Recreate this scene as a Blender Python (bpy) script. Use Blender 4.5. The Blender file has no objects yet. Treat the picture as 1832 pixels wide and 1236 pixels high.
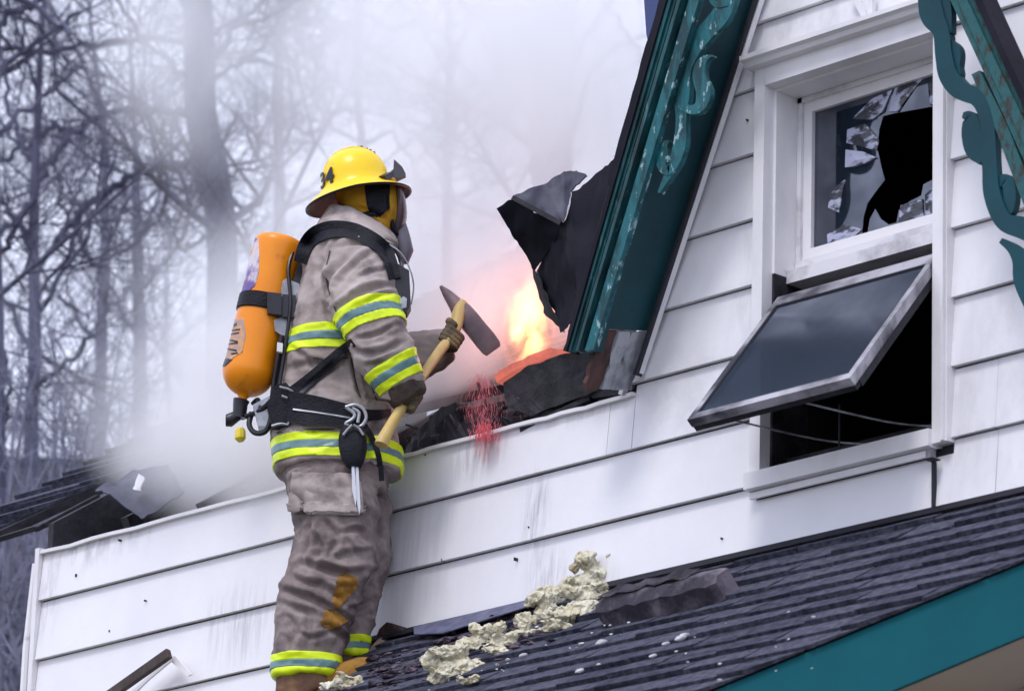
import bpy, bmesh, math, random
from mathutils import Vector, Matrix, noise as mn
import numpy as np
R = math.radians
S = bpy.context.scene
COL = S.collection
rnd = random.Random(7)

# ---------------------------------------------------------------- camera
F_PX, TH, PH, RO = 8660.8, 0.30, 0.8196, 0.0298        # focal length in px of a 1832 px wide frame, pitch, yaw, roll
LAP = 0.23
CAM = Vector((0, -47.5826 * LAP, 1.7))
Z0 = 1.7 + 18.4162 * LAP                                 # height of the lap line counted as number 0
FW = Vector((-math.sin(PH) * math.cos(TH), math.cos(PH) * math.cos(TH), math.sin(TH)))
_rt = Vector((math.cos(PH), math.sin(PH), 0)); _up = _rt.cross(FW)
RT = _rt * math.cos(RO) + _up * math.sin(RO)
UP = -_rt * math.sin(RO) + _up * math.cos(RO)
HF = Vector((-math.sin(PH), math.cos(PH), 0))
HR = Vector((math.cos(PH), math.sin(PH), 0))

cd = bpy.data.cameras.new('camera'); cam = bpy.data.objects.new('camera', cd); COL.objects.link(cam)
cd.sensor_width = 36; cd.lens = 36 * F_PX / 1832
m3 = Matrix((RT, UP, -FW)).transposed()
cam.matrix_world = Matrix.Translation(CAM) @ m3.to_4x4()
cd.clip_start = .5; cd.clip_end = 3000
cd.dof.use_dof = True; cd.dof.focus_distance = 16.9; cd.dof.aperture_fstop = (cd.lens / 1000) / 0.032
S.camera = cam

# ---------------------------------------------------------------- light
wd = bpy.data.worlds.new('World'); S.world = wd; wd.use_nodes = True
nt = wd.node_tree; nt.nodes.clear()
sky = nt.nodes.new('ShaderNodeTexSky'); sky.sky_type = 'NISHITA'; sky.sun_disc = False
SUN_EL, SUN_AZ = R(56), R(165)
sky.sun_elevation = SUN_EL; sky.sun_rotation = SUN_AZ; sky.air_density = 1.0; sky.dust_density = 3.0
bg = nt.nodes.new('ShaderNodeBackground'); out = nt.nodes.new('ShaderNodeOutputWorld')
mx = nt.nodes.new('ShaderNodeMix'); mx.data_type = 'RGBA'
mx.inputs[0].default_value = 0.86                      # cloud cover over the clear sky
mx.inputs[7].default_value = (6.5, 6.85, 8.5, 1)
nt.links.new(sky.outputs[0], mx.inputs[6]); nt.links.new(mx.outputs[2], bg.inputs[0])
bg.inputs[1].default_value = 0.150
nt.links.new(bg.outputs[0], out.inputs[0])
sd = bpy.data.lights.new('sun', 'SUN'); sd.energy = 1.1; sd.angle = R(14); sd.color = (1, .96, .93)
sun = bpy.data.objects.new('sun', sd); COL.objects.link(sun)
# nishita: rotation 0 = +Y, clockwise; direction towards the sun
sdir = Vector((math.sin(SUN_AZ) * math.cos(SUN_EL), math.cos(SUN_AZ) * math.cos(SUN_EL), math.sin(SUN_EL)))
sun.rotation_euler = sdir.to_track_quat('Z', 'Y').to_euler()
S.view_settings.view_transform = 'Standard'; S.view_settings.look = 'None'
S.view_settings.exposure = 0.36; S.view_settings.gamma = 1; S.view_settings.use_curve_mapping = False
S.cycles.use_denoising = True
S.cycles.max_bounces = 9; S.cycles.volume_bounces = 7; S.cycles.diffuse_bounces = 3
S.cycles.transparent_max_bounces = 12
S.cycles.volume_step_rate = 1.0; S.cycles.volume_max_steps = 128
S.cycles.use_adaptive_sampling = True; S.cycles.adaptive_threshold = .02

# ---------------------------------------------------------------- mapping from the measured frame to places
def ray(x, y):
    return FW + RT * ((x - 916) / F_PX) - UP * ((y - 618) / F_PX)
def W(x, y, Y=0.0):                                     # on a plane parallel to the house wall
    d = ray(x, y); return CAM + d * ((Y - CAM.y) / d.y)
def onplane(x, y, p, n):
    d = ray(x, y); return CAM + d * ((p - CAM).dot(n) / d.dot(n))
def zk(k): return Z0 + LAP * k

# ---------------------------------------------------------------- object helpers
def tag(o, label=None, cat=None, group=None, kind=None):
    for k, v in (('label', label), ('category', cat), ('group', group), ('kind', kind)):
        if v: o[k] = v
    return o
def empty(name, loc, label=None, cat=None, group=None):
    o = bpy.data.objects.new(name, None); COL.objects.link(o); o.location = loc; o.empty_display_size = .1
    return tag(o, label, cat, group)
def link(name, me, mat=None, parent=None):
    o = bpy.data.objects.new(name, me); COL.objects.link(o)
    if mat is not None and not me.materials:
        for m in (mat if isinstance(mat, (list, tuple)) else [mat]): me.materials.append(m)
    if parent is not None:
        o.parent = parent
        o.matrix_parent_inverse = Matrix.Translation(worldloc(parent)).inverted()
    return o
def worldloc(o):
    v = Vector(o.location)
    if o.parent: v = o.matrix_parent_inverse @ v; v = worldloc(o.parent) + v if False else worldmat(o).to_translation()
    return v
def worldmat(o):
    m = Matrix.LocRotScale(o.location, o.rotation_euler, o.scale)
    if o.parent: return worldmat(o.parent) @ o.matrix_parent_inverse @ m
    return m
def link(name, me, mat=None, parent=None):              # mesh coordinates are world coordinates
    o = bpy.data.objects.new(name, me); COL.objects.link(o)
    if mat is not None and not me.materials:
        for m in (mat if isinstance(mat, (list, tuple)) else [mat]): me.materials.append(m)
    if parent is not None:
        o.parent = parent; o.matrix_parent_inverse = worldmat(parent).inverted()
    return o
def fin(name, bm, mat, parent=None, smooth=False, bevel=0, angle=40):
    if bevel:
        es = [e for e in bm.edges if len(e.link_faces) == 2 and e.calc_face_angle(0) > R(30)]
        bmesh.ops.bevel(bm, geom=es, offset=bevel, segments=1, affect='EDGES', clamp_overlap=True)
    bmesh.ops.recalc_face_normals(bm, faces=bm.faces[:])
    me = bpy.data.meshes.new(name); bm.to_mesh(me); bm.free()
    if smooth:
        me.polygons.foreach_set('use_smooth', [True] * len(me.polygons))
        if angle and angle < 180: me.set_sharp_from_angle(angle=R(angle))
    return link(name, me, mat, parent)
def box(bm, x0, x1, y0, y1, z0, z1):
    v = [bm.verts.new((x, y, z)) for x in (x0, x1) for y in (y0, y1) for z in (z0, z1)]
    for f in ((0, 1, 3, 2), (4, 6, 7, 5), (0, 4, 5, 1), (2, 3, 7, 6), (0, 2, 6, 4), (1, 5, 7, 3)):
        bm.faces.new([v[i] for i in f])
def prism(bm, pts, off):                                # closed solid from an outline and an offset vector
    off = Vector(off); a = [bm.verts.new(p) for p in pts]; b = [bm.verts.new(Vector(p) + off) for p in pts]
    n = len(pts)
    f1 = bm.faces.new(a); f2 = bm.faces.new(b[::-1])
    for i in range(n): bm.faces.new((a[i], b[i], b[(i + 1) % n], a[(i + 1) % n]))
    return f1, f2
def bar(bm, a, b, w, h, up=(0, 0, 1)):                  # rectangular bar between two points
    a, b = Vector(a), Vector(b); d = (b - a).normalized(); s = d.cross(Vector(up)).normalized(); u = s.cross(d)
    pts = [a + s * w / 2 * i + u * h / 2 * j for i, j in ((-1, -1), (1, -1), (1, 1), (-1, 1))]
    prism(bm, pts, b - a)
def smoothpts(pts, n=4, closed=False):                  # catmull-rom through tuples
    pts = [np.array(p, float) for p in pts]; out = []
    m = len(pts); rng = range(m if closed else m - 1)
    for i in rng:
        p0 = pts[(i - 1) % m] if closed or i > 0 else pts[0] * 2 - pts[1]
        p1 = pts[i]; p2 = pts[(i + 1) % m]
        p3 = pts[(i + 2) % m] if closed or i + 2 < m else pts[-1] * 2 - pts[-2]
        for k in range(n):
            t = k / n
            out.append(.5 * ((2 * p1) + (-p0 + p2) * t + (2 * p0 - 5 * p1 + 4 * p2 - p3) * t * t + (-p0 + 3 * p1 - 3 * p2 + p3) * t ** 3))
    if not closed: out.append(pts[-1])
    return [tuple(o) for o in out]
def tube(bm, pts, rad, seg=8, caps=True, flat=None, updir=None):
    pts = [Vector(p) for p in pts]; n = len(pts)
    if not isinstance(rad, (list, tuple)): rad = [rad] * n
    ref = Vector(updir) if updir is not None else Vector((0, 0, 1)); rings = []
    prev = None
    for i, p in enumerate(pts):
        d = (pts[min(i + 1, n - 1)] - pts[max(i - 1, 0)]).normalized()
        if updir is None and prev is not None: s = (prev - d * prev.dot(d))
        else: s = d.cross(ref)
        if s.length < 1e-4: s = d.cross(Vector((1, .2, 0)))
        s.normalize(); prev = s; u = s.cross(d)
        r2 = rad[i] * (flat if flat else 1)
        rings.append([bm.verts.new(p + s * math.cos(2 * math.pi * k / seg) * rad[i] + u * math.sin(2 * math.pi * k / seg) * r2) for k in range(seg)])
    for a, b in zip(rings, rings[1:]):
        for k in range(seg): bm.faces.new((a[k], a[(k + 1) % seg], b[(k + 1) % seg], b[k]))
    if caps: bm.faces.new(rings[0][::-1]); bm.faces.new(rings[-1])
    return rings

def remeshed(bm, vox, smooth=2):
    bmesh.ops.recalc_face_normals(bm, faces=bm.faces[:])
    me = bpy.data.meshes.new('tmp'); bm.to_mesh(me); bm.free()
    o = bpy.data.objects.new('tmp', me); COL.objects.link(o)
    md = o.modifiers.new('r', 'REMESH'); md.mode = 'VOXEL'; md.voxel_size = vox; md.adaptivity = 0
    dg = bpy.context.evaluated_depsgraph_get(); me2 = bpy.data.meshes.new_from_object(o.evaluated_get(dg))
    bpy.data.objects.remove(o); bpy.data.meshes.remove(me)
    b = bmesh.new(); b.from_mesh(me2); bpy.data.meshes.remove(me2)
    for _ in range(smooth): bmesh.ops.smooth_vert(b, verts=b.verts[:], factor=.5, use_axis_x=True, use_axis_y=True, use_axis_z=True)
    return b

# ---------------------------------------------------------------- materials
def node(nt, t, **kw):
    n = nt.nodes.new(t)
    for k, v in kw.items(): setattr(n, k, v)
    return n
def mat(name, col, rough=.7, col2=None, scale=8, stretch=(1, 1, 1), lo=.4, hi=.6, bump=0, bscale=40, metallic=0, spec=.4,
        col3=None, scale3=3, lo3=.55, hi3=.7, stretch3=(1, 1, 1), detail=6, bdist=.01):
    m = bpy.data.materials.new(name); m.use_nodes = True; nt = m.node_tree
    b = nt.nodes['Principled BSDF']; L = nt.links.new
    b.inputs['Roughness'].default_value = rough; b.inputs['Metallic'].default_value = metallic
    b.inputs['Specular IOR Level'].default_value = spec
    b.inputs['Base Color'].default_value = (*col, 1)
    tc = node(nt, 'ShaderNodeTexCoord')
    def ns(sc, st, det=detail):
        mp = node(nt, 'ShaderNodeMapping'); mp.inputs['Scale'].default_value = st; L(tc.outputs['Object'], mp.inputs['Vector'])
        n = node(nt, 'ShaderNodeTexNoise'); n.inputs['Scale'].default_value = sc; n.inputs['Detail'].default_value = det
        n.inputs['Roughness'].default_value = .62
        L(mp.outputs[0], n.inputs['Vector']); return n.outputs['Fac']
    def mixin(prev, c, fac, lo, hi):
        r = node(nt, 'ShaderNodeMapRange'); r.inputs[1].default_value = lo; r.inputs[2].default_value = hi; L(fac, r.inputs[0])
        x = node(nt, 'ShaderNodeMix', data_type='RGBA'); L(r.outputs[0], x.inputs[0])
        if isinstance(prev, tuple): x.inputs[6].default_value = (*prev, 1)
        else: L(prev, x.inputs[6])
        x.inputs[7].default_value = (*c, 1); return x.outputs[2]
    cur = col
    if col2: cur = mixin(cur, col2, ns(scale, stretch), lo, hi)
    if col3: cur = mixin(cur, col3, ns(scale3, stretch3), lo3, hi3)
    if not isinstance(cur, tuple): L(cur, b.inputs['Base Color'])
    if bump:
        bn = node(nt, 'ShaderNodeBump'); bn.inputs['Strength'].default_value = bump; bn.inputs['Distance'].default_value = bdist
        L(ns(bscale, stretch), bn.inputs['Height']); L(bn.outputs[0], b.inputs['Normal'])
    return m
M = {}
M['siding'] = mat('white_siding_paint', (.84, .835, .87), .5, (.74, .735, .785), 1.7, (1, 1, .8), .35, .75, .12, 24)
def soot(m, spots, col=(.24, .23, .26)):
    """soot and run marks that stay where they are on the boards: (place, half width x, half height z, amount, stretch)"""
    nt = m.node_tree; L = nt.links.new; b = nt.nodes['Principled BSDF']; src = b.inputs['Base Color'].links[0].from_socket
    tc = node(nt, 'ShaderNodeTexCoord')
    for (c, hw, hh, amt, st, sc) in spots:
        mp = node(nt, 'ShaderNodeMapping'); mp.vector_type = 'TEXTURE'; mp.inputs['Location'].default_value = (c.x, 0, c.z); mp.inputs['Scale'].default_value = (hw, 50, hh); L(tc.outputs['Object'], mp.inputs[0])
        l = node(nt, 'ShaderNodeVectorMath', operation='LENGTH'); L(mp.outputs[0], l.inputs[0])
        r = node(nt, 'ShaderNodeMapRange', interpolation_type='SMOOTHSTEP'); r.inputs[1].default_value = 1; r.inputs[2].default_value = 0; r.inputs[3].default_value = 0; r.inputs[4].default_value = amt; L(l.outputs['Value'], r.inputs[0])
        m2 = node(nt, 'ShaderNodeMapping'); m2.inputs['Scale'].default_value = st; L(tc.outputs['Object'], m2.inputs[0])
        n = node(nt, 'ShaderNodeTexNoise'); n.inputs['Scale'].default_value = sc; n.inputs['Detail'].default_value = 7; n.inputs['Roughness'].default_value = .68; L(m2.outputs[0], n.inputs['Vector'])
        q = node(nt, 'ShaderNodeMapRange'); q.inputs[1].default_value = .42; q.inputs[2].default_value = .70; L(n.outputs['Fac'], q.inputs[0])
        k = node(nt, 'ShaderNodeMath', operation='MULTIPLY'); L(r.outputs[0], k.inputs[0]); L(q.outputs[0], k.inputs[1])
        x = node(nt, 'ShaderNodeMix', data_type='RGBA'); L(k.outputs[0], x.inputs[0]); L(src, x.inputs[6]); x.inputs[7].default_value = (*col, 1); src = x.outputs[2]
    L(src, b.inputs['Base Color'])
soot(M['siding'], [(W(965, 930), .10, .26, .9, (9, 1, .8), 6), (W(985, 1040), .16, .16, .7, (9, 1, .9), 6), (W(1060, 1060), .22, .14, .55, (9, 1, .9), 5), (W(862, 800), .20, .16, 1.0, (6, 1, .8), 6), (W(1050, 720), .45, .10, 1.0, (2, 1, 1), 7), (W(170, 960), .50, .16, 1.2, (3, 1, 1), 5), (W(90, 1010), .12, .45, .9, (4, 1, .8), 6),
                   (W(430, 1120), .30, .22, .6, (8, 1, .7), 5), (W(1240, 700), .5, .35, .35, (1, 1, 1), 4), (W(1340, 560), .12, .6, .4, (3, 1, 1), 4), (W(1420, 60), .8, .2, .4, (2, 1, 1), 4), (W(1780, 700), .6, .8, .35, (2, 1, .8), 3), (W(700, 1000), .6, .5, .3, (7, 1, .5), 4)])
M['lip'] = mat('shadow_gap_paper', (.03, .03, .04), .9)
M['trim'] = mat('white_trim_paint', (.80, .79, .82), .4, (.60, .59, .62), 3, (1, 1, .6), .45, .8, .1, 40,
                col3=(.12, .11, .13), scale3=4, lo3=.68, hi3=.82)
M['sash'] = mat('sooty_sash_paint', (.72, .71, .75), .35, (.25, .24, .27), 4, (1, 2, 1), .5, .75, .1, 40)
M['teal'] = mat('teal_paint', (.003, .060, .080), .55, (.002, .035, .052), 3, (1, 1, 1), .35, .7, .1, 60, spec=.25)
M['teal_edge'] = mat('teal_edge_paint', (.002, .100, .128), .6, (.002, .082, .108), 3, (1, 1, 1), .35, .7, .05, 60, spec=.15)
M['teal_dark'] = mat('dark_teal_soffit_paint', (.004, .060, .075), .6, (.002, .028, .040), 2.5, (1, 1, 1), .35, .7, .1, 60)
M['teal_peel'] = mat('peeling_teal_paint', (.010, .125, .150), .6, (.004, .045, .055), 22, (1, 1, .35), .42, .60, .8, 34,
                     col3=(.30, .46, .50), scale3=30, lo3=.58, hi3=.64, stretch3=(1, 1, .5))
M['teal_mould'] = mat('weathered_teal_moulding', (.010, .095, .110), .6, (.003, .026, .032), 14, (1, 1, .12), .40, .62, .6, 30,
                      col3=(.10, .22, .25), scale3=30, lo3=.60, hi3=.70, stretch3=(1, 1, .15))
M['teal_crackle'] = mat('crackled_teal_paint', (.015, .10, .11), .7, (.035, .035, .03), 28, (1.2, 1, .5), .50, .60, 1, 30)
M['dark'] = mat('charred_dark', (.012, .012, .018), .75, (.035, .034, .045), 7, (1, 1, 1), .4, .7, .7, 22)
M['char'] = mat('charred_wood', (.008, .008, .012), .7, (.040, .036, .048), 9, (1, 1, 1), .45, .7, .9, 18)
M['felt'] = mat('black_roofing_felt', (.007, .007, .014), .7, (.016, .016, .026), 5, (1, 1, 1), .4, .75, .3, 12, spec=.15)
M['felt_grey'] = mat('grey_felt_inside', (.075, .078, .115), .6, (.035, .036, .06), 8, (1, 1, 1), .4, .65, .3, 30)
M['shingle'] = mat('slate_grey_shingle', (.048, .051, .080), .9, (.115, .118, .160), 38, (1, 1, 1), .40, .62, 1, 110, detail=9, spec=.2)
M['shingle2'] = mat('dark_slate_shingle', (.030, .032, .053), .9, (.085, .088, .125), 30, (1, 1, 1), .40, .62, 1, 110, detail=9, spec=.2)
M['flash'] = mat('dull_metal_flashing', (.40, .42, .46), .45, (.13, .13, .15), 9, (1, 1, .4), .45, .62, .5, 20, metallic=.3)
M['brownwood'] = mat('scorched_brown_wood', (.10, .045, .040), .7, (.03, .02, .02), 10, (1, 1, .3), .4, .6, .6, 30)
M['oldwood'] = mat('old_grey_brown_timber', (.10, .075, .07), .8, (.05, .038, .035), 12, (1, 1, .3), .4, .6, .6, 30)
M['beige'] = mat('beige_stucco', (.46, .40, .35), .8, (.40, .33, .29), 2, (1, 1, 1), .3, .7)
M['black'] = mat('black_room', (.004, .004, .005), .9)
M['blue'] = mat('blue_edge_paint', (.035, .055, .17), .5)
M['wool'] = mat('pale_insulation_wool', (.84, .81, .66), .95, (.60, .54, .36), 12, (1, 1, 1), .35, .65, .8, 120, col3=(.14, .12, .13), scale3=11, lo3=.60, hi3=.72)  # dark blotches paint the shade of crevices into the wool
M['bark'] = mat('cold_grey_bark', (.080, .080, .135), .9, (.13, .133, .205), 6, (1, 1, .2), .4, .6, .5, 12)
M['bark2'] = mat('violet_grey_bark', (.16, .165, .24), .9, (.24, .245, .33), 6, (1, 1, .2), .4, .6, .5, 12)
M['mauve'] = mat('mauve_slate', (.115, .105, .15), .8, (.09, .083, .12), 10, (1, 1, 1), .35, .7, .2, 60)
M['ground'] = mat('winter_grass', (.10, .10, .07), .95, (.16, .14, .11), .4, (1, 1, 1), .35, .7)
# ---------------------------------------------------------------- ground
bm = bmesh.new(); bmesh.ops.create_grid(bm, x_segments=2, y_segments=2, size=900)
g = fin('ground', bm, M['ground']); tag(g, kind='structure')

# ---------------------------------------------------------------- house wall with lapped boards
wall = empty('house_wall', W(916, 1000)); tag(wall, kind='structure')
xl = W(74, 1075).x                                            # left corner of the wall
xr = W(1832, 700).x + .8
ga, gb = W(1130, 697), W(1355, 0)                             # left edge of the steep gable
def gx(z): return ga.x + (gb.x - ga.x) * (z - ga.z) / (gb.z - ga.z)
wx0, wx1 = W(1362, 500).x, W(1711, 500).x                     # outside of the window casing
ix0, ix1 = W(1381.5, 400).x, W(1685, 450).x                   # window opening
wz0, wz1 = W(1364, 892).z, W(1367, 133).z
iz0, iz1 = W(1375, 838).z, W(1385, 159).z
ztop = zk(2) - .036
# sheathing behind the boards, with the opening left free
bm = bmesh.new()
zb = zk(-6)
topz = zk(12)
zg = ga.z + (ix0 - ga.x) * (gb.z - ga.z) / (gb.x - ga.x)
for pts in ([(xl, zb), (xl, ztop), (ga.x, ztop), (ix0, ztop), (ix0, zb)], [(ix0, zb), (ix0, iz0), (ix1, iz0), (ix1, zb)],
            [(ix1, zb), (ix1, topz), (xr, topz), (xr, zb)], [(ga.x, ztop), (ix0, zg), (ix0, ztop)],
            [(ix0, iz1), (ix0, zg), (gx(topz), topz), (ix1, topz), (ix1, iz1)]):
    prism(bm, [(x, .004, z) for x, z in pts], (0, .10, 0))
fin('sheathing', bm, M['lip'], wall)
def board(x0, x1, z0, z1, k, e0=None, e1=None):
    """one lapped board: bottom edge proud, top edge tucked in; ends may follow a slope"""
    if x1 - x0 < .02: return
    bm = bmesh.new(); g = .0055
    zb_, zt_ = z0, z1 - g
    f = lambda z: (-.026 + .020 * (z - zk(k)) / LAP)
    a0 = e0(zb_) if e0 else x0; a1 = e0(zt_) if e0 else x0
    b0 = e1(zb_) if e1 else x1; b1 = e1(zt_) if e1 else x1
    n = max(1, int((x1 - x0) / .35)); rows = []
    j = rnd.uniform(-.0015, .0015)
    for i in range(n + 1):
        t = i / n; xa = a0 + (b0 - a0) * t; xb = a1 + (b1 - a1) * t
        w = rnd.uniform(-.0016, .0016)
        rows.append([bm.verts.new((xa, .0, zb_ + w)), bm.verts.new((xa, f(zb_) + j + rnd.uniform(-.0015, .0015), zb_ + w)), bm.verts.new((xb, f(zt_) + j, zt_)), bm.verts.new((xb, .0, zt_))])
    for a, b in zip(rows, rows[1:]):
        for q in range(4): bm.faces.new((a[q], b[q], b[(q + 1) % 4], a[(q + 1) % 4]))
    bm.faces.new(rows[0]); bm.faces.new(rows[-1][::-1])
    fin('siding_board', bm, M['siding'], wall)
def split(x0, x1, k, cuts, z0=None, z1=None, e0=None):
    xs = [x0] + [c for c in cuts if x0 + .1 < c < x1 - .1] + [x1]
    for i in range(len(xs) - 1):
        board(xs[i] + (.001 if i else 0), xs[i + 1] - .001, z0 if z0 is not None else zk(k), z1 if z1 is not None else zk(k + 1), k, e0 if i == 0 else None)
xc = xl + .014
for k in range(-6, 12):
    z0, z1 = zk(k), zk(k + 1)
    cuts = {-1: [W(1530, 940).x], 0: [W(970, 950).x], 1: [W(1095, 790).x], -2: [W(820, 1200).x]}.get(k, [])
    cuts = cuts + [W(1790, 860).x] if k <= 0 else cuts
    if k <= 1:
        top = min(z1, ztop)
        if z1 <= wz0 + .001: split(xc, xr, k, cuts, z0, top)
        else:
            if z0 < wz0 - .03: board(wx0, wx1, z0, wz0, k)
            if k == 1: split(xc, ga.x + .03, k, [c for c in cuts if c < ga.x], z0, top); board(ga.x + .031, wx0, z0, z1, k)
            else: split(xc, wx0, k, cuts, z0, top)
            split(wx1, xr, k, cuts, z0, z1)
    else:
        e = lambda z: max(gx(z), xc)
        if z0 < wz1:
            split(gx(z0), wx0, k, [], z0, z1, e); split(wx1, xr, k, [], z0, z1)
            if z1 > wz1: board(wx0, wx1, wz1 + .02, z1, k)
        else: split(gx(z0), xr, k, [W(1480, 0).x], z0, z1, e)
# corner trim and thin cap along the torn wall top
bm = bmesh.new(); box(bm, xl - .012, xl + .012, -.034, .09, zb, ztop + .012); fin('corner_board', bm, M['trim'], wall, bevel=.003)
bm = bmesh.new()
x = xl + .013; pts = []
while x < ga.x + .03:
    pts.append((x, ztop + rnd.uniform(-.004, .003))); x += rnd.uniform(.04, .16)
pts.append((ga.x + .03, ztop + .004))
ol = [Vector((a, -.030, b)) for a, b in pts] + [Vector((a, -.030, b - .013)) for a, b in pts[::-1]]
prism(bm, ol, (0, .12, 0)); fin('top_ledge', bm, M['trim'], wall)
bm = bmesh.new(); ga2 = Vector((gx(ztop), 0, ztop)); gb2 = Vector((gx(topz), 0, topz))
bar(bm, ga2 + Vector((-.004, -.03, 0)), gb2 + Vector((-.004, -.03, 0)), .018, .022, (0, 1, 0)); fin('edge_bead', bm, M['trim'], wall, bevel=.003)
# nails, small marks on the boards
bm = bmesh.new()
for (px, py) in ((205, 1130), (268, 1076), (222, 968), (145, 1030), (955, 945), (930, 1001), (1345, 218), (800, 1003), (1300, 965), (640, 1010)):
    p = W(px, py); d = rnd.uniform(.0022, .0036)
    box(bm, p.x - d / 2, p.x + d / 2, -.028, -.01, p.z - d * rnd.uniform(1, 2.4), p.z + d)
tag(fin('nail_marks', bm, M['lip'], wall), kind='stuff')
# downpipe-like white strip left of the corner
dp = bmesh.new(); a = W(70, 935, .02); tube(dp, [(a.x - .030, .04, ztop - .02), (a.x - .045, .03, ztop - .35), (a.x - .05, .03, zb)], .016, 8)
o = fin('downpipe', dp, M['trim'], None, smooth=True); tag(o, 'thin white downpipe running down the left corner of the white wall', 'downpipe')

# ---------------------------------------------------------------- inside of the attic room
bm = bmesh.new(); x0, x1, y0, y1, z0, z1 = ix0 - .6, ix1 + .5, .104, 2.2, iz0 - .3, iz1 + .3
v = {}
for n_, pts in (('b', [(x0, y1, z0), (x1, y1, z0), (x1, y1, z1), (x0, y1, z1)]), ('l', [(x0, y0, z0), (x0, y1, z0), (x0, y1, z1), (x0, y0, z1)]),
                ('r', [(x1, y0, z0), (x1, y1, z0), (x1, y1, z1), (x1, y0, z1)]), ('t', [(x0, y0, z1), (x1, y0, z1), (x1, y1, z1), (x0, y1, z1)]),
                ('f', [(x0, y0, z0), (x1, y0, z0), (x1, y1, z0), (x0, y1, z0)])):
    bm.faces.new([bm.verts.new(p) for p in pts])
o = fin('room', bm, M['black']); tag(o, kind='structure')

# ---------------------------------------------------------------- window
win = empty('attic_window', ((ix0 + ix1) / 2, 0, iz0), 'white attic window with a broken upper pane and its lower sash propped open', 'window')
T = M['trim']
for nm, (a0, a1, c0, c1) in {'casing_left': (wx0, ix0, iz0 - .018, wz1), 'casing_right': (ix1, wx1, wz0 + .03, wz1)}.items():
    bm = bmesh.new(); box(bm, a0, a1, -.045, .003, c0, c1); fin('casing', bm, T, win, bevel=.003)
bm = bmesh.new(); box(bm, wx1 - .018, wx1 - .006, -.058, -.046, wz0 + .03, wz1); fin('casing_bead', bm, T, win, bevel=.002)
bm = bmesh.new(); box(bm, ix0 - .001, ix1 + .001, -.045, .003, iz1, wz1 + .001); fin('header', bm, T, win, bevel=.003)
bm = bmesh.new()
prof = [(-.045, wz1), (-.075, wz1 + .004), (-.082, wz1 + .018), (-.100, wz1 + .024), (-.100, wz1 + .040), (0, wz1 + .052), (0, wz1)]
prism(bm, [(wx0 - .02, y, z) for y, z in prof], (wx1 - wx0 + .04, 0, 0)); fin('header_cap', bm, T, win)
bm = bmesh.new(); box(bm, wx0 + .01, W(1640, 40).x, -.040, -.026, wz1 + .055, wz1 + .067); fin('header_flashing', bm, T, win)
# jamb liners
for a0, a1 in ((ix0, ix0 + .010), (ix1 - .010, ix1)):
    zm = W(1425, 500, .1).z
    bm = bmesh.new(); box(bm, a0, a1, .003, .17, zm, iz1); fin('jamb', bm, M['trim'], win)
    bm = bmesh.new(); box(bm, a0, a1, .003, .17, iz0, zm - .001); fin('jamb', bm, M['char'], win)
bm = bmesh.new(); box(bm, ix0 + .01, ix1 - .01, .003, .17, iz1 - .010, iz1); fin('head_jamb', bm, T, win)
# sill, sloping, with apron under it
bm = bmesh.new(); prism(bm, [(wx0 - .004, .17, iz0), (wx0 - .004, .0, iz0 - .006), (wx0 - .004, -.075, iz0 - .035), (wx0 - .004, -.075, iz0 - .06), (wx0 - .004, -.03, iz0 - .06), (wx0 - .004, -.03, iz0 - .035), (wx0 - .004, .0, iz0 - .03), (wx0 - .004, .17, iz0 - .03)][:0] or
    [(ix0 - .055, .17, iz0), (ix0 - .055, -.062, iz0 - .020), (ix0 - .055, -.062, iz0 - .075), (ix0 - .055, -.028, iz0 - .080), (ix0 - .055, .17, iz0 - .03)], (ix1 - ix0 + .055, 0, 0))
fin('sill', bm, T, win, bevel=.003)
bm = bmesh.new(); box(bm, ix0 - .05, ix1 - .003, -.038, -.026, wz0 - .006, iz0 - .082); fin('apron', bm, T, win, bevel=.002)
bm = bmesh.new(); p = W(1692, 817)
box(bm, ix1 - .004, ix1 + .018, -.070, -.046, p.z - .016, p.z + .012); fin('bracket', bm, M['flash'], win, bevel=.002)
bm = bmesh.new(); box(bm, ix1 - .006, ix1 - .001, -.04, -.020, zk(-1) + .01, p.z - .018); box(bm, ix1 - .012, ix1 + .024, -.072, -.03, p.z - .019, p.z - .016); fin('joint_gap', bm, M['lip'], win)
# upper fixed sash (recessed)
YS = .115
sx0, sx1 = W(1430, 300, YS).x, ix1 - .011
gx0, gx1 = W(1452, 300, YS).x, W(1686, 250, YS).x
gz1, gz0 = W(1452, 200, YS).z, W(1449, 445, YS).z
sz1, sz0 = iz1 - .011, W(1425, 490, YS).z
upper = bmesh.new(); box(upper, sx0, sx1, YS - .02, YS + .03, sz1 - .0, sz1 - .001)
upper.free()
bm = bmesh.new()
box(bm, ix0 + .011, gx0, YS, YS + .035, sz0, sz1); box(bm, gx1, ix1 - .011, YS, YS + .035, sz0, sz1)
box(bm, gx0, gx1, YS, YS + .035, gz1, sz1); box(bm, gx0, gx1, YS, YS + .035, sz0, gz0)
us = fin('upper_sash', bm, T, win, bevel=.002)
bm = bmesh.new()
for q in ((ix0 + .03, sx0, YS - .012, YS - .001, sz0, sz1), (sx0 + .001, ix1 - .012, YS - .016, YS - .001, sz0 - .004, sz0 + .035), (sx0, ix1 - .012, YS - .012, YS - .001, sz1 - .018, sz1)): box(bm, *q)
fin('stop_bead', bm, M['sash'], us, bevel=.002)
# dirty meeting rail below the upper sash
bm = bmesh.new(); box(bm, ix0 + .011, ix1 - .011, .06, .16, sz0 - .050, sz0 - .005); fin('meeting_rail', bm, M['sash'], win, bevel=.004)

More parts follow.
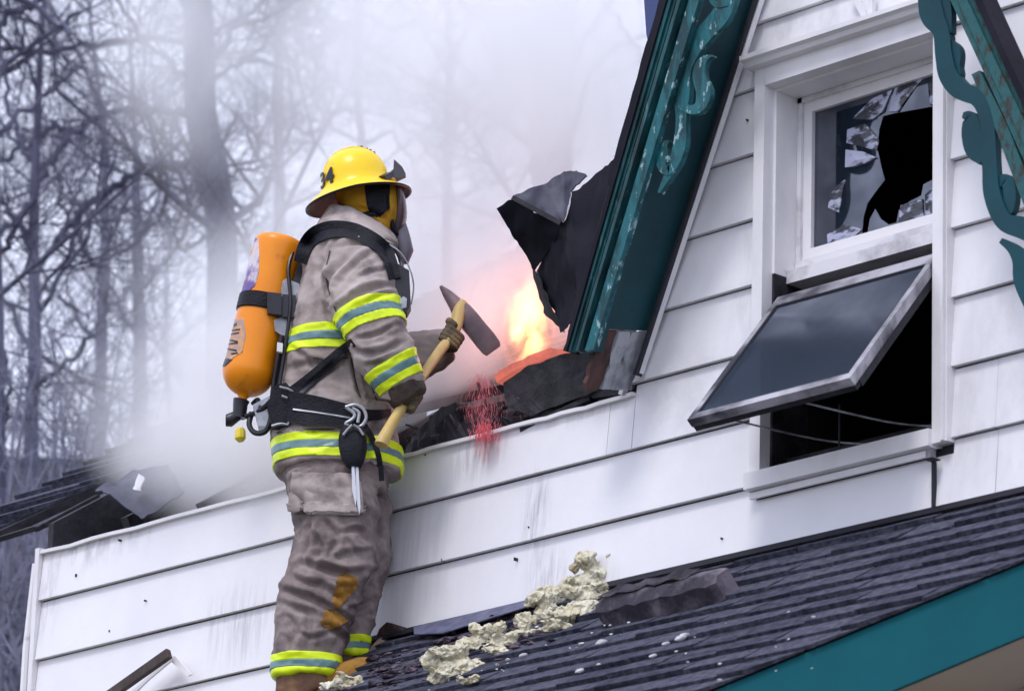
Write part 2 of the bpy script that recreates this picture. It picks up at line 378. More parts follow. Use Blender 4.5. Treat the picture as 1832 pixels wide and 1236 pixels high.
gm = bpy.data.materials.new('smoky_glass'); gm.use_nodes = True; nt = gm.node_tree; nt.nodes.clear()
o_ = node(nt, 'ShaderNodeOutputMaterial'); tr = node(nt, 'ShaderNodeBsdfTransparent'); tr.inputs[0].default_value = (.25, .27, .32, 1)
gl = node(nt, 'ShaderNodeBsdfGlossy'); gl.inputs['Roughness'].default_value = .04; gl.inputs[0].default_value = (.8, .85, .95, 1)
df = node(nt, 'ShaderNodeBsdfDiffuse'); df.inputs[0].default_value = (.040, .050, .080, 1)
m1 = node(nt, 'ShaderNodeMixShader'); m1.inputs[0].default_value = .35; m2 = node(nt, 'ShaderNodeMixShader')
tc = node(nt, 'ShaderNodeTexCoord'); nz = node(nt, 'ShaderNodeTexNoise'); nz.inputs['Scale'].default_value = 6; nt.links.new(tc.outputs['Object'], nz.inputs[0])
mr = node(nt, 'ShaderNodeMapRange'); mr.inputs[1].default_value = .35; mr.inputs[2].default_value = .7; mr.inputs[3].default_value = .10; mr.inputs[4].default_value = .22
nt.links.new(nz.outputs[0], mr.inputs[0]); nt.links.new(mr.outputs[0], m2.inputs[0])
nt.links.new(tr.outputs[0], m1.inputs[1]); nt.links.new(df.outputs[0], m1.inputs[2]); nt.links.new(m1.outputs[0], m2.inputs[1]); nt.links.new(gl.outputs[0], m2.inputs[2])
nt.links.new(m2.outputs[0], o_.inputs[0]); M['glass'] = gm
reflection = mat('streaked_reflection', (.42, .44, .60), .15, (.018, .02, .035), 13, (1, 1, 2.2), .46, .54, .6, 18, spec=.8)  # pale streaks on dark: bright reflections painted into the colour of the shards
M['reflection'] = reflection
YG = YS + .015
hole = [(1684, 188), (1640, 196), (1600, 203), (1580, 208), (1573, 232), (1570, 268), (1577, 300), (1583, 322), (1566, 344), (1552, 364), (1545, 388), (1542, 420)]
hole2 = [(1552, 418), (1556, 392), (1566, 374), (1576, 392), (1590, 402), (1604, 398), (1608, 376), (1628, 360), (1648, 350), (1652, 330), (1668, 322), (1684, 318)]
def glasspoly(pts, nm='glass_shard', m=None, th=.004, yy=YG):
    bm = bmesh.new(); prism(bm, [W(a, b, yy) for a, b in pts], (0, th, 0)); return fin(nm, bm, m or M['glass'], us)
glasspoly([(1452, 200), (1684, 122)] + hole + [(1449, 446)])
glasspoly(hole2[:1] + hole2[1:] + [(1683, 384)])
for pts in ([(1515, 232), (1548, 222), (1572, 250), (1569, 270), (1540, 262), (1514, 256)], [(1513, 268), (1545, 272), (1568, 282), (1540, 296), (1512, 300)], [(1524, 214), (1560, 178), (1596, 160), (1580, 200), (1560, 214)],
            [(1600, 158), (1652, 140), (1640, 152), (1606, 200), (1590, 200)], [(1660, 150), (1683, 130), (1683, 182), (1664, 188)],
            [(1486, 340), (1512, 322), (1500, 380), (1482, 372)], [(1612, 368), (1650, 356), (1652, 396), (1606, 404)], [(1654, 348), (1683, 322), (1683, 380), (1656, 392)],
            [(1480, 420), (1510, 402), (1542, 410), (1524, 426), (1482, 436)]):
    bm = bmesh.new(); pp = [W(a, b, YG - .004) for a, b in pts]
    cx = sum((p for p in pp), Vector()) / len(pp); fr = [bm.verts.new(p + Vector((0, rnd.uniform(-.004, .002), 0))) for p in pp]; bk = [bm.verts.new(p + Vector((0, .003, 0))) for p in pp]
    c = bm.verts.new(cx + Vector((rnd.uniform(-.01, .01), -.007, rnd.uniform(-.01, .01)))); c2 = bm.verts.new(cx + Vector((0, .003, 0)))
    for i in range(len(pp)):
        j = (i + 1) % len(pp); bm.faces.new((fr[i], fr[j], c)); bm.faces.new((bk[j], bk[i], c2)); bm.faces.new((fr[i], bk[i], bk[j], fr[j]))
    fin('reflection_shard', bm, reflection, us)
# curtain edge inside on the left
bm = bmesh.new(); pts = []
for i in range(40):
    t = i / 39; pts.append((gx0 - .01 + .11 * t, YS + .06 + .01 * math.sin(t * 24), gz0 - .02))
lo = [bm.verts.new(p) for p in pts]; hi = [bm.verts.new((p[0], p[1], gz1 + .02)) for p in pts]
for i in range(39): bm.faces.new((lo[i], lo[i + 1], hi[i + 1], hi[i]))
fin('curtain', bm, mat('grey_curtain', (.16, .18, .22), .9), win, smooth=True)
# awning sash swung out at the bottom
HZ = W(1422, 528, .0).z; LS = .655; BETA = R(38.8)
hd = Vector((0, -math.sin(BETA), -math.cos(BETA))); hn = Vector((0, -math.cos(BETA), math.sin(BETA)))
hp = Vector((0, .0, HZ))
aw0, aw1 = ix0 + .036, ix1 - .006
def AS(x, s, n=0): return Vector((x, 0, 0)) + hp + hd * s + hn * n
def sbox(bm, x0, x1, s0, s1, n0, n1): prism(bm, [AS(x0, s0, n0), AS(x1, s0, n0), AS(x1, s1, n0), AS(x0, s1, n0)], hn * (n1 - n0))
fw = .031
bm = bmesh.new()
sbox(bm, aw0, aw1, 0, .052, -.02, .010); sbox(bm, aw0, aw1, LS - fw, LS, -.02, .010)
sbox(bm, aw0, aw0 + fw * .75, .052, LS - fw, -.02, .010); sbox(bm, aw1 - fw * .75, aw1, .052, LS - fw, -.02, .010)
asash = fin('awning_sash', bm, mat('soot_streaked_sash', (.46, .45, .50), .35, (.05, .048, .065), 3.0, (1, 2, 1), .38, .58, .1, 40), win, bevel=.003)
bm = bmesh.new(); sbox(bm, aw0 + fw * .75, aw1 - fw * .75, .052, LS - fw, -.002, .004)
g2 = gm.copy(); g2.name = 'sash_glass'
for n_ in g2.node_tree.nodes:
    if n_.type == 'MAP_RANGE': n_.inputs[3].default_value = .26; n_.inputs[4].default_value = .42
    if n_.type == 'BSDF_DIFFUSE': n_.inputs[0].default_value = (.10, .125, .18, 1)
    if n_.type == 'BSDF_GLOSSY': n_.inputs['Roughness'].default_value = .12
fin('pane', bm, g2, asash)
bm = bmesh.new(); i = .006
for q in ((aw0 + fw * .75, aw1 - fw * .75, .052, .052 + i), (aw0 + fw * .75, aw1 - fw * .75, LS - fw - i, LS - fw), (aw0 + fw * .75, aw0 + fw * .75 + i, .058, LS - fw - i), (aw1 - fw * .75 - i, aw1 - fw * .75, .058, LS - fw - i)): sbox(bm, *q, .0045, .009)
fin('glazing_gasket', bm, M['lip'], asash)
bm = bmesh.new(); sbox(bm, aw0 + .004, aw1 - .004, LS - .028, LS - .002, -.040, -.021); sbox(bm, aw1 - .028, aw1 - .002, .10, LS - .03, -.046, -.021); fin('under_rail', bm, M['dark'], asash, bevel=.003)
for (xa, s) in ((aw0 + .05, .45), (aw1 - .35, .55)):
    bm = bmesh.new(); a = AS(xa + .02, LS - .05, -.03); b = Vector((xa + .12, -.005, iz0 + .06)); c = Vector((xa + .32, .04, iz0 + .012))
    tube(bm, smoothpts([a, b, c], 5), .0035, 6); fin('stay_arm', bm, M['flash'], asash, smooth=True)
bm = bmesh.new(); xx = W(1500, 740, .03).x; box(bm, xx, xx + .006, .03, .036, iz0, iz0 + .17); fin('stay_post', bm, M['dark'], win)
bm = bmesh.new(); box(bm, ix0 + .012, ix1 - .012, .07, .12, iz0 + .002, iz0 + .045); fin('inner_stool', bm, M['char'], win, bevel=.004)
# small hanging trim above the window
bm = bmesh.new(); prism(bm, [W(x, y, -.05) for x, y in ((1516, -14), (1524, -14), (1552, 30), (1552, -14), (1560, -14), (1560, 38), (1548, 44), (1543, 34))], (0, .018, 0))
o = fin('hanging_trim_piece', bm, M['trim']); tag(o, 'small white pointed trim piece hanging on the gable above the window', 'trim')
# ---------------------------------------------------------------- steep gable: soffit, bargeboards, scrollwork
def quadstrip(bm, left, right, off):
    """solid strip between two rails of equal count, thickened by off"""
    off = Vector(off); n = len(left)
    A = [bm.verts.new(p) for p in left]; B = [bm.verts.new(p) for p in right]
    C = [bm.verts.new(Vector(p) + off) for p in left]; D = [bm.verts.new(Vector(p) + off) for p in right]
    for i in range(n - 1):
        bm.faces.new((A[i], B[i], B[i + 1], A[i + 1])); bm.faces.new((C[i], C[i + 1], D[i + 1], D[i]))
        bm.faces.new((A[i], A[i + 1], C[i + 1], C[i])); bm.faces.new((B[i], D[i], D[i + 1], B[i + 1]))
    bm.faces.new((A[0], C[0], D[0], B[0])); bm.faces.new((A[-1], B[-1], D[-1], C[-1]))
def lerp(a, b, t): return tuple(a[i] + (b[i] - a[i]) * t for i in range(len(a)))
YB = -.275
gab = empty('gable_verge', W(1100, 600, YB), 'dark teal weathered verge with scrollwork on the left slope of the gable, behind the flame', 'verge')
# soffit (underside of the overhang)
def sof(t, v):     # v 0 outer .. 1 at the wall; t along (0 top beyond the frame, 1 bottom at y=592)
    a = lerp((1284, -110), (1073, 588), t); b = lerp((1391, -110), (1164, 592), t)
    pa, pb = W(a[0], a[1], YB + .02), W(b[0], b[1], -.032); return pa.lerp(pb, v)
bm = bmesh.new(); n = 12
quadstrip(bm, [sof(i / n, 0) for i in range(n + 1)], [sof(i / n, 1) for i in range(n + 1)], (-.03, 0, .012)); fin('soffit', bm, M['teal_dark'], gab)
# bottom end: torn metal, brown wood
def sof2(t, v):
    a = lerp((1073, 592), (1040, 700), t); b = lerp((1164, 596), (1131, 697), t)
    pa, pb = W(a[0], a[1], YB + .02), W(b[0], b[1], -.036); return pa.lerp(pb, v)
for nm, v0, v1, m, te in (('scorched_board', .06, .36, M['brownwood'], 1.0), ('flashing', .38, .62, M['flash'], .98), ('flashing', .63, .97, M['flash'], 1.0)):
    bm = bmesh.new(); rows = 8
    quadstrip(bm, [sof2(te * i / rows, v0 + rnd.uniform(-.02, .02)) + Vector((0, rnd.uniform(-.006, .006), 0)) for i in range(rows + 1)],
              [sof2(te * i / rows, v1 + rnd.uniform(-.02, .02)) + Vector((0, rnd.uniform(-.006, .006), 0)) for i in range(rows + 1)], (-.016, 0, .008)); fin(nm, bm, m, gab)
bm = bmesh.new(); prism(bm, [W(x, y, .0) for x, y in ((1028, 640), (1075, 600), (1168, 596), (1150, 650), (1135, 697), (1112, 705), (1060, 712), (1036, 690))], (0, .12, 0)); fin('rafter_foot', bm, M['char'], gab)
# thin dark edge where the soffit meets the wall, and lath beside it
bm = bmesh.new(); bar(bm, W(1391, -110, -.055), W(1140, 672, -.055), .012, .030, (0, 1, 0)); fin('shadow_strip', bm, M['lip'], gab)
bm = bmesh.new(); bar(bm, W(1398, -110, -.045), W(1146, 668, -.045), .010, .020, (0, 1, 0)); fin('edge_lath', bm, M['trim'], gab, bevel=.002)
# bargeboard: mouldings running along the slope; offsets across the face (0 left .. 1 right)
def bb(t, v, y):
    a = lerp((1222, -110), (1012, 628), t); b = lerp((1285, -110), (1062, 626), t)
    q = lerp(a, b, v); return W(q[0], q[1], y)
def mould(nm, v0, v1, y, dy, m, t0=0, t1=1, wob=.0):
    bm = bmesh.new(); n = 16
    L_, R_ = [], []
    for i in range(n + 1):
        t = t0 + (t1 - t0) * i / n
        L_.append(bb(t, v0, y)); R_.append(bb(t, v1, y))
        if wob: L_[-1] += Vector((rnd.uniform(-wob, wob), 0, rnd.uniform(-wob, wob)))
    quadstrip(bm, L_, R_, (0, dy, 0)); fin(nm, bm, m, gab, bevel=.0025)
mould('bargeboard', .0, 1.0, YB, .04, M['teal_dark'])
mould('moulding', .03, .17, YB - .030, .030, M['teal_mould'])
mould('moulding', .20, .31, YB - .020, .020, M['teal_mould'])
mould('moulding', .34, .44, YB - .036, .036, M['teal_mould'])
mould('moulding', .50, .56, YB - .014, .014, M['teal_mould'])
mould('fillet', .68, .98, YB - .024, .024, M['teal_peel'])
mould('felt_edge', -.20, .02, YB - .038, .10, M['felt'], 0, .60, .004)
mould('felt_edge', -.10, .02, YB - .038, .06, M['felt'], .60, 1, .004)
bm = bmesh.new(); prism(bm, [W(x, y, -.05) for x, y in ((1150, -30), (1205, -30), (1176, 85), (1164, 100), (1156, 60))], (0, .03, 0)); fin('blue_edge', bm, M['blue'], gab)
# scrollwork
def ribbon(nm, pts, Y, th, m, parent, n=5, bev=.004):
    s = smoothpts(pts, n); bm = bmesh.new(); Lf, Rt = [], []
    for i, (x, y, w) in enumerate(s):
        x2, y2, _ = s[min(i + 1, len(s) - 1)]; x1, y1, _ = s[max(i - 1, 0)]
        dx, dy = x2 - x1, y2 - y1; l = math.hypot(dx, dy) or 1; nx, ny = -dy / l, dx / l
        Lf.append(W(x + nx * w / 2, y + ny * w / 2, Y)); Rt.append(W(x - nx * w / 2, y - ny * w / 2, Y))
    quadstrip(bm, Lf, Rt, (0, th, 0)); return fin(nm, bm, m, parent, bevel=bev, smooth=True, angle=35)
pe = M['teal_peel']; YO = YB + .005
ribbon('scroll', [(1318, -60, 24), (1302, -10, 30), (1290, 25, 32), (1262, 58, 30), (1238, 90, 28), (1224, 125, 25), (1219, 170, 28), (1218, 215, 18), (1216, 255, 22), (1208, 285, 20), (1196, 310, 14), (1178, 345, 4)], YO, .022, pe, gab)
ribbon('scroll', [(1274, 100, 3), (1262, 104, 10), (1252, 118, 18), (1250, 140, 22), (1258, 165, 26), (1252, 190, 20), (1235, 197, 16), (1220, 190, 14)], YO - .004, .022, pe, gab)
ribbon('scroll', [(1270, 0, 6), (1282, 8, 12), (1300, 4, 14)], YO - .003, .02, pe, gab)
ribbon('scroll', [(1196, 252, 4), (1186, 262, 16), (1184, 282, 24), (1192, 302, 24), (1204, 296, 16)], YO - .003, .022, pe, gab)
# right slope
gr = empty('gable_verge', W(1760, 150, YB), 'crackled teal verge board on the right slope of the gable, beside the mauve slates', 'verge')
def poly(nm, pts, Y, th, m, parent, bev=.003, sm=0):
    if sm: pts = smoothpts(pts, sm, True)
    bm = bmesh.new(); prism(bm, [W(x, y, Y) for x, y in pts], (0, th, 0)); return fin(nm, bm, m, parent, bevel=bev)
# boards of the right verge, each a strip
for (a, b, w0, w1, y) in (((1654, -110), (1866, 345), 11, 15, YB - .012), ((1672, -110), (1870, 315), 15, 20, YB - .022), ((1688, -110), (1876, 285), 12, 18, YB - .010)):
    ribbon('verge_board', [(a[0], a[1], w0), ((a[0] + b[0]) / 2 + rnd.uniform(-3, 3), (a[1] + b[1]) / 2, (w0 + w1) / 2), (b[0], b[1], w1)], y, .03, M['teal_crackle'], gr, 8)
ribbon('verge_backing', [(1676, -110, 44), (1784, 120, 48), (1884, 340, 60)], YB + .012, .03, M['teal_dark'], gr, 6)
ribbon('felt_edge', [(1700, -110, 12), (1795, 100, 12), (1884, 290, 14)], YB - .03, .09, M['felt'], gr, 6)
ribbon('verge_strip', [(1745, 130, 16), (1790, 225, 22), (1815, 290, 24), (1870, 420, 34)], YB - .004, .02, M['teal_crackle'], gr, 6)
sw = empty('gable_scrollwork', W(1720, 200, YB), 'wavy dark teal fretwork hanging in front of the window along the right gable slope', 'fretwork')
tl = M['teal']
ribbon('wave', [(1655, -60, 26), (1662, 0, 40), (1668, 30, 42), (1683, 58, 30), (1688, 100, 30), (1696, 135, 34), (1715, 160, 34), (1742, 172, 30), (1758, 195, 24), (1768, 240, 24), (1770, 300, 26), (1775, 350, 30), (1795, 395, 32), (1830, 408, 40), (1890, 430, 44)], YO - .01, .026, tl, sw, 7, .005)
ribbon('curl', [(1684, -30, 20), (1690, 20, 24), (1697, 60, 10)], YO - .006, .024, tl, sw)
ribbon('curl', [(1694, 78, 20), (1705, 92, 26), (1706, 118, 22), (1712, 135, 12), (1700, 150, 10)], YO - .004, .024, tl, sw)
ribbon('curl', [(1722, 206, 10), (1735, 212, 26), (1738, 240, 36), (1744, 270, 34), (1756, 290, 14)], YO - .004, .024, tl, sw)
ribbon('curl', [(1782, 340, 10), (1790, 322, 14), (1802, 324, 22), (1806, 348, 22), (1804, 374, 18), (1795, 385, 8)], YO - .004, .024, tl, sw)
ribbon('curl', [(1790, 430, 10), (1812, 446, 20), (1828, 470, 34), (1832, 505, 36), (1850, 560, 24)], YO - .004, .024, tl, sw)
# neighbouring slate-hung face seen past the right slope
sl = empty('slate_face', W(1800, 60, .7), 'mauve slate hung wall face in the top right corner behind the gable', 'slate wall')
pc = W(1800, 60, .8); nd = -HF
for i, (ya, yb) in enumerate(((-70, -14), (-14, 43), (43, 98), (98, 153), (153, 208), (208, 262), (262, 318))):
    x = 1690 + rnd.uniform(-8, 8)
    while x < 1900:
        x2 = x + rnd.uniform(60, 110); bm = bmesh.new()
        P = [onplane(a, b, pc, nd) for a, b in ((x + .6, ya - 1), (x2 - .6, ya - 1), (x2 - .6, yb - 2), (x + .6, yb - 2))]
        t = [-HF * q for q in (.004, .004, .022, .022)]
        f = [bm.verts.new(p + q) for p, q in zip(P, t)]; b_ = [bm.verts.new(p) for p in P]
        bm.faces.new(f); bm.faces.new(b_[::-1])
        for k in range(4): bm.faces.new((f[k], b_[k], b_[(k + 1) % 4], f[(k + 1) % 4]))
        fin('slate', bm, M['mauve'], sl); x = x2
bm = bmesh.new(); prism(bm, [onplane(a, b, pc, nd) + HF * .002 for a, b in ((1660, -80), (1910, -80), (1910, 330), (1800, 330))], HF * .05); fin('backing', bm, M['lip'], sl)

# ---------------------------------------------------------------- roofs: helpers
def clip(poly, f):                                       # Sutherland-Hodgman, keep f>=0
    out = []; n = len(poly)
    for i in range(n):
        a, b = poly[i], poly[(i + 1) % n]; fa, fb = f(a), f(b)
        if fa >= 0: out.append(a)
        if (fa >= 0) != (fb >= 0):
            t = fa / (fa - fb); out.append((a[0] + (b[0] - a[0]) * t, a[1] + (b[1] - a[1]) * t))
    return out
def area(p): return abs(sum(p[i][0] * p[(i + 1) % len(p)][1] - p[(i + 1) % len(p)][0] * p[i][1] for i in range(len(p)))) / 2
class Roof:
    def __init__(s, o, al, down=-1):                     # u along the wall, v down the slope (towards the camera)
        s.o = Vector(o); s.u = Vector((1, 0, 0)); s.v = Vector((0, -math.cos(al), -math.sin(al))); s.n = Vector((0, -math.sin(al), math.cos(al)))
    def uv(s, px, py):
        p = onplane(px, py, s.o, s.n) - s.o; return (p.dot(s.u), p.dot(s.v))
    def P(s, u, v, h=0): return s.o + s.u * u + s.v * v + s.n * h
def shingles(rf, pts, expo, wid, mats, parent, name, thick=.014, v_start=None, limit=300, jit=.008):
    us = [p[0] for p in pts]; vs = [p[1] for p in pts]; v = min(vs) if v_start is None else v_start; row = 0; cnt = 0
    rest = bmesh.new(); made = []
    while v < max(vs):
        u = min(us) - wid + (row % 2) * wid * .5
        while u < max(us):
            w = wid * rnd.uniform(.75, 1.25); j = rnd.uniform(-jit, jit); v1 = v + expo + j
            poly_ = [(u + .002, v), (u + w - .002, v), (u + w - .002, v1 + rnd.uniform(-.3, .3) * jit), (u + .002, v1 + rnd.uniform(-.3, .3) * jit)]
            # clip the tab to the outline, edge by edge (outline is convex)
            n = len(pts); sgn = 1 if sum(pts[i][0] * pts[(i + 1) % n][1] - pts[(i + 1) % n][0] * pts[i][1] for i in range(n)) > 0 else -1
            for i in range(n):
                a, b = pts[i], pts[(i + 1) % n]
                poly_ = clip(poly_, lambda q: sgn * ((b[0] - a[0]) * (q[1] - a[1]) - (b[1] - a[1]) * (q[0] - a[0])))
                if len(poly_) < 3: break
            if len(poly_) >= 3 and area(poly_) > 5e-4:
                tk = thick * rnd.uniform(.8, 1.5)
                top = [rf.P(a, b, .003 + tk * min(1, max(0, (b - v) / expo))) for a, b in poly_]
                bot = [rf.P(a, b, 0.001) for a, b in poly_]
                made.append((top, bot))
            u += w
        v += expo; row += 1
    made.sort(key=lambda tb: (tb[0][0] - CAM).length)
    for i, (top, bot) in enumerate(made):
        bm = bmesh.new() if i < limit else rest
        t = [bm.verts.new(p) for p in top]; b_ = [bm.verts.new(p) for p in bot]
        bm.faces.new(t)
        for k in range(len(t)): bm.faces.new((t[k], b_[k], b_[(k + 1) % len(t)], t[(k + 1) % len(t)]))
        if i < limit: fin(name, bm, mats[rnd.randrange(len(mats))], parent)
    if len(made) > limit: tag(fin(name + '_rest', rest, mats[0], parent), kind='stuff')
    else: rest.free()
# ---------------------------------------------------------------- porch roof
PA = R(36)
pr = Roof((W(1370, 985).x, -.028, zk(-1) - .004), PA)
pj = lambda px, py: pr.uv(px, py)
uL, uR = pj(596, 1180)[0], pj(1832, 885)[0] + .5
e0, e1 = pj(1300, 1222), pj(1832, 1004)
sl_ = (e1[1] - e0[1]) / (e1[0] - e0[0])
ve = lambda u: e0[1] + sl_ * (u - e0[0])
pts = [(uL, -.0), (uR, -.0), (uR, max(.3, ve(uR))), (uL, ve(uL))]
po = empty('porch_roof', pr.P(0, .3), 'dark slate shingled lower roof with a teal edge board below the white wall', 'roof')
# drop the pieces far below the frame
vmax = pj(600, 1300)[1] + .1
cut = clip(pts, lambda q: 2.1 - q[1])
shingles(pr, cut, .112, .23, [M['shingle'], M['shingle'], M['shingle2']], po, 'shingle', .0125, jit=.016)
bm = bmesh.new(); prism(bm, [pr.P(a, b - (.05 if b > .01 else 0), -.0) for a, b in pts], pr.n * -.02); fin('deck', bm, M['char'], po)
bm = bmesh.new(); a, b = pr.P(uL, 0, .0), pr.P(uR, 0, .0)
prism(bm, [pr.P(uL, .0, .016), pr.P(uR, .0, .016), pr.P(uR, .075, .020), pr.P(uL, .075, .020)], pr.n * .004); fin('apron_flashing', bm, M['felt'], po)
# edge board
def edgept(u, dv=0, h=0): return pr.P(u, ve(u) + dv, h)
eu0, eu1 = e0[0] - .7, uR
ed = (edgept(eu1) - edgept(eu0)).normalized(); inn = Vector((0, 0, 1)).cross(ed).normalized()
if inn.y < 0: inn = -inn
bm = bmesh.new(); A = edgept(eu0) + inn * .012; B = edgept(eu1) + inn * .012
prism(bm, [A + Vector((0, 0, -.002)), B + Vector((0, 0, -.002)), B - Vector((0, 0, .215)), A - Vector((0, 0, .235))], inn * .025); fin('fascia', bm, M['teal_edge'] if 'teal_edge' in M else M['teal'], po, bevel=.003)
bm = bmesh.new(); A2 = A - Vector((0, 0, .222)); B2 = B - Vector((0, 0, .202))
prism(bm, [A2 + inn * .03, B2 + inn * .03, B2 + inn * .55, A2 + inn * .55], (0, 0, .012)); fin('soffit', bm, M['beige'], po)
bm = bmesh.new(); prism(bm, [A2 + inn * .56, B2 + inn * .56, B2 + inn * .56 - Vector((0, 0, 2.5)), A2 + inn * .56 - Vector((0, 0, 2.5))], inn * .1); fin('porch_wall', bm, M['beige'], po)
# ---------------------------------------------------------------- torn main roof behind the wall
MA = R(33)
mr_ = Roof((W(480, 880).x, 0, ztop + .10), MA)
def mk(*pp): return [mr_.uv(*p) for p in pp]
mo = empty('main_roof', mr_.P(0, -.5), 'burnt main roof of slate grey courses torn open behind the wall, half hidden in smoke', 'roof')
v0_ = mk((1060, 380))[0][1]
shingles(mr_, mk((-60, 972), (-60, 940), (330, 745), (330, 800)), .13, .8, [M['shingle'], M['shingle2']], mo, 'shingle', .016, v_start=v0_, limit=150)
shingles(mr_, mk((330, 745), (1060, 380), (1120, 600), (330, 800)), .13, .8, [M['shingle'], M['shingle2']], mo, 'shingle', .016, v_start=v0_, limit=150)
bm = bmesh.new(); q = mk((-60, 964), (-60, 944), (262, 776), (700, 579), (1060, 384), (1120, 600), (900, 686), (560, 766), (330, 806), (167, 872), (0, 948))
prism(bm, [mr_.P(a, b, -.002) for a, b in q], mr_.n * -.035); fin('roof_deck', bm, M['dark'], mo)
# ragged edge strips and splintered laths hanging out of the edge
for (p0, p1, w) in (((-20, 956), (80, 925), .03), ((60, 934), (170, 876), .026)):
    bm = bmesh.new(); a = mr_.P(*mr_.uv(*p0), -.03); b = mr_.P(*mr_.uv(*p1), -.03); bar(bm, a, b, w, .02, mr_.n); fin('torn_batten', bm, M['dark'], mo)
# charred rafters in the opening
for px in (215, 300, 420, 560, 700, 820):
    u = mr_.uv(px, 900)[0]; bm = bmesh.new(); bar(bm, mr_.P(u, -1.8, -.10), mr_.P(u, .02 + rnd.uniform(-.1, .05), -.10), .04, .09, mr_.n); fin('rafter', bm, M['char'], mo, bevel=.004)
# dark gable end and lining seen through the opening
bm = bmesh.new(); prism(bm, [(xl + .016, y, z) for y, z in ((.002, ztop - .3), (1.9, ztop - .3), (1.9, ztop + .112 + 1.9 * math.tan(MA)), (.002, ztop + .112))], (.03, 0, 0)); fin('attic_end', bm, M['dark'], mo)
bm = bmesh.new(); x0 = xl + .06; prism(bm, [(x0, .5, ztop - .4), (gx(ztop) + .3, .5, ztop - .4), (gx(ztop) + .3, .5, ztop + .30), (x0, .5, ztop + .36)], (0, .03, 0)); fin('attic_lining', bm, M['char'], mo)
bm = bmesh.new(); prism(bm, [(x0, .105, ztop - .30), (gx(ztop) + .3, .105, ztop - .30), (gx(ztop) + .3, .5, ztop - .30), (x0, .5, ztop - .30)], (0, 0, .02)); fin('attic_floor', bm, M['char'], mo)
# felt folded down over the opening at the left
def sheet(nm, pts, m, parent, th=.005, sub=3, wr=.012, seed=0):
    """crumpled sheet through (px,py,Y) points, triangulated from its outline"""
    bm = bmesh.new(); vs = [bm.verts.new(W(x, y, Y)) for x, y, Y in pts]; f = bm.faces.new(vs)
    bmesh.ops.triangulate(bm, faces=[f])
    for i in range(sub): bmesh.ops.subdivide_edges(bm, edges=bm.edges[:], cuts=1, use_grid_fill=True)
    bm.normal_update()
    for v in bm.verts:
        p = v.co * 7 + Vector((seed, 0, 0)); v.co += v.normal * (mn.noise(p) * wr * 1.5 + mn.noise(p * 3) * wr * .6 + (abs(mn.noise(p * 1.7)) - .2) * wr) + mn.noise_vector(v.co * 60) * (.005 if v.is_boundary else 0)
    r = bmesh.ops.solidify(bm, geom=bm.faces[:], thickness=th)
    return fin(nm, bm, m, parent, smooth=True, angle=50)
sheet('felt_fold', [(170, 878, -.02), (196, 884, -.03), (254, 926, -.04), (275, 915, .0), (330, 880, .10), (300, 830, .18), (230, 840, .12)], M['felt_grey'], mo, seed=3)
sheet('felt_scrap', [(246, 846, .0), (262, 856, -.02), (252, 878, -.03), (236, 874, -.02)], M['trim'], mo, sub=2, seed=5)
# charred heap and beams along the wall top
def lump(nm, pts, Y, th, m, parent=None, sub=3, amp=.02, seed=0):
    bm = bmesh.new(); f1, f2 = prism(bm, [W(x, y, Y) for x, y in pts], (0, th, 0))
    bmesh.ops.triangulate(bm, faces=bm.faces[:])
    for i in range(sub): bmesh.ops.subdivide_edges(bm, edges=[e for e in bm.edges if e.calc_length() > .03], cuts=1)
    bmesh.ops.triangulate(bm, faces=bm.faces[:]); bm.normal_update()
    for v in bm.verts:
        p = v.co * 9 + Vector((seed * 3.1, seed, 0)); d = mn.noise(p) + .6 * mn.noise(p * 2.7) + .45 * mn.noise(p * 6) + .3 * abs(mn.noise(p * 14))
        v.co += v.normal * amp * d
    return fin(nm, bm, m, parent, smooth=False)
heap = lump('charred_heap', [(712, 834), (716, 800), (735, 770), (780, 735), (830, 722), (880, 724), (930, 745), (1000, 735), (1060, 722), (1130, 695), (1130, 712), (920, 780), (800, 812)], .03, .25, M['dark'], sub=5, amp=.034, seed=2)
tag(heap, 'dark charred heap of roof debris along the torn wall top right of the firefighter', 'debris')
o = lump('charred_beam', [(898, 684), (952, 652), (1002, 634), (1060, 628), (1080, 690), (1050, 706), (948, 744), (938, 726), (900, 724)], -.01, .16, M['char'], sub=4, amp=.011, seed=4)
tag(o, 'thick black charred beam end jutting over the wall top under the flame', 'beam')
for i, (a, b, w, lab) in enumerate((((742, 790, .06), (840, 768, .06), .02, 'thin pale charred lath lying low in the dark heap'), ((800, 745, .12), (930, 722, .2), .035, 'charred batten slanting behind the dark heap towards the flame'), ((935, 770, .0), (1060, 712, .02), .03, 'blackened lath resting on the wall ledge below the black beam end'))):
    bm = bmesh.new(); bar(bm, W(*a), W(*b), w, w * .6); o = fin('charred_lath', bm, M['oldwood'] if i == 0 else M['char'], bevel=.003); tag(o, lab, 'lath', 'laths in the burnt heap')
bm = bmesh.new(); sr = random.Random(21)
for i in range(90):
    px = sr.uniform(720, 1120); py0 = 830 - (px - 720) * .31 if px > 700 else 975 - (px - 80) * .22; py = py0 - sr.uniform(2, 60)
    Y = sr.uniform(-.015, .22); p = W(px, py, Y); d = Vector((sr.gauss(0, 1), sr.gauss(0, .5), sr.gauss(0, .6))).normalized(); L = sr.uniform(.02, .13)
    bar(bm, p, p + d * L, sr.uniform(.003, .014), sr.uniform(.002, .008), (0, .3, 1))
tag(fin('charred_splinters', bm, mat('splintered_char', (.015, .014, .02), .8, (.09, .08, .10), 40, (1, 1, 1), .45, .62, .6, 60)), 'charred splinters and scraps strewn along the torn wall top', None, None, 'stuff')
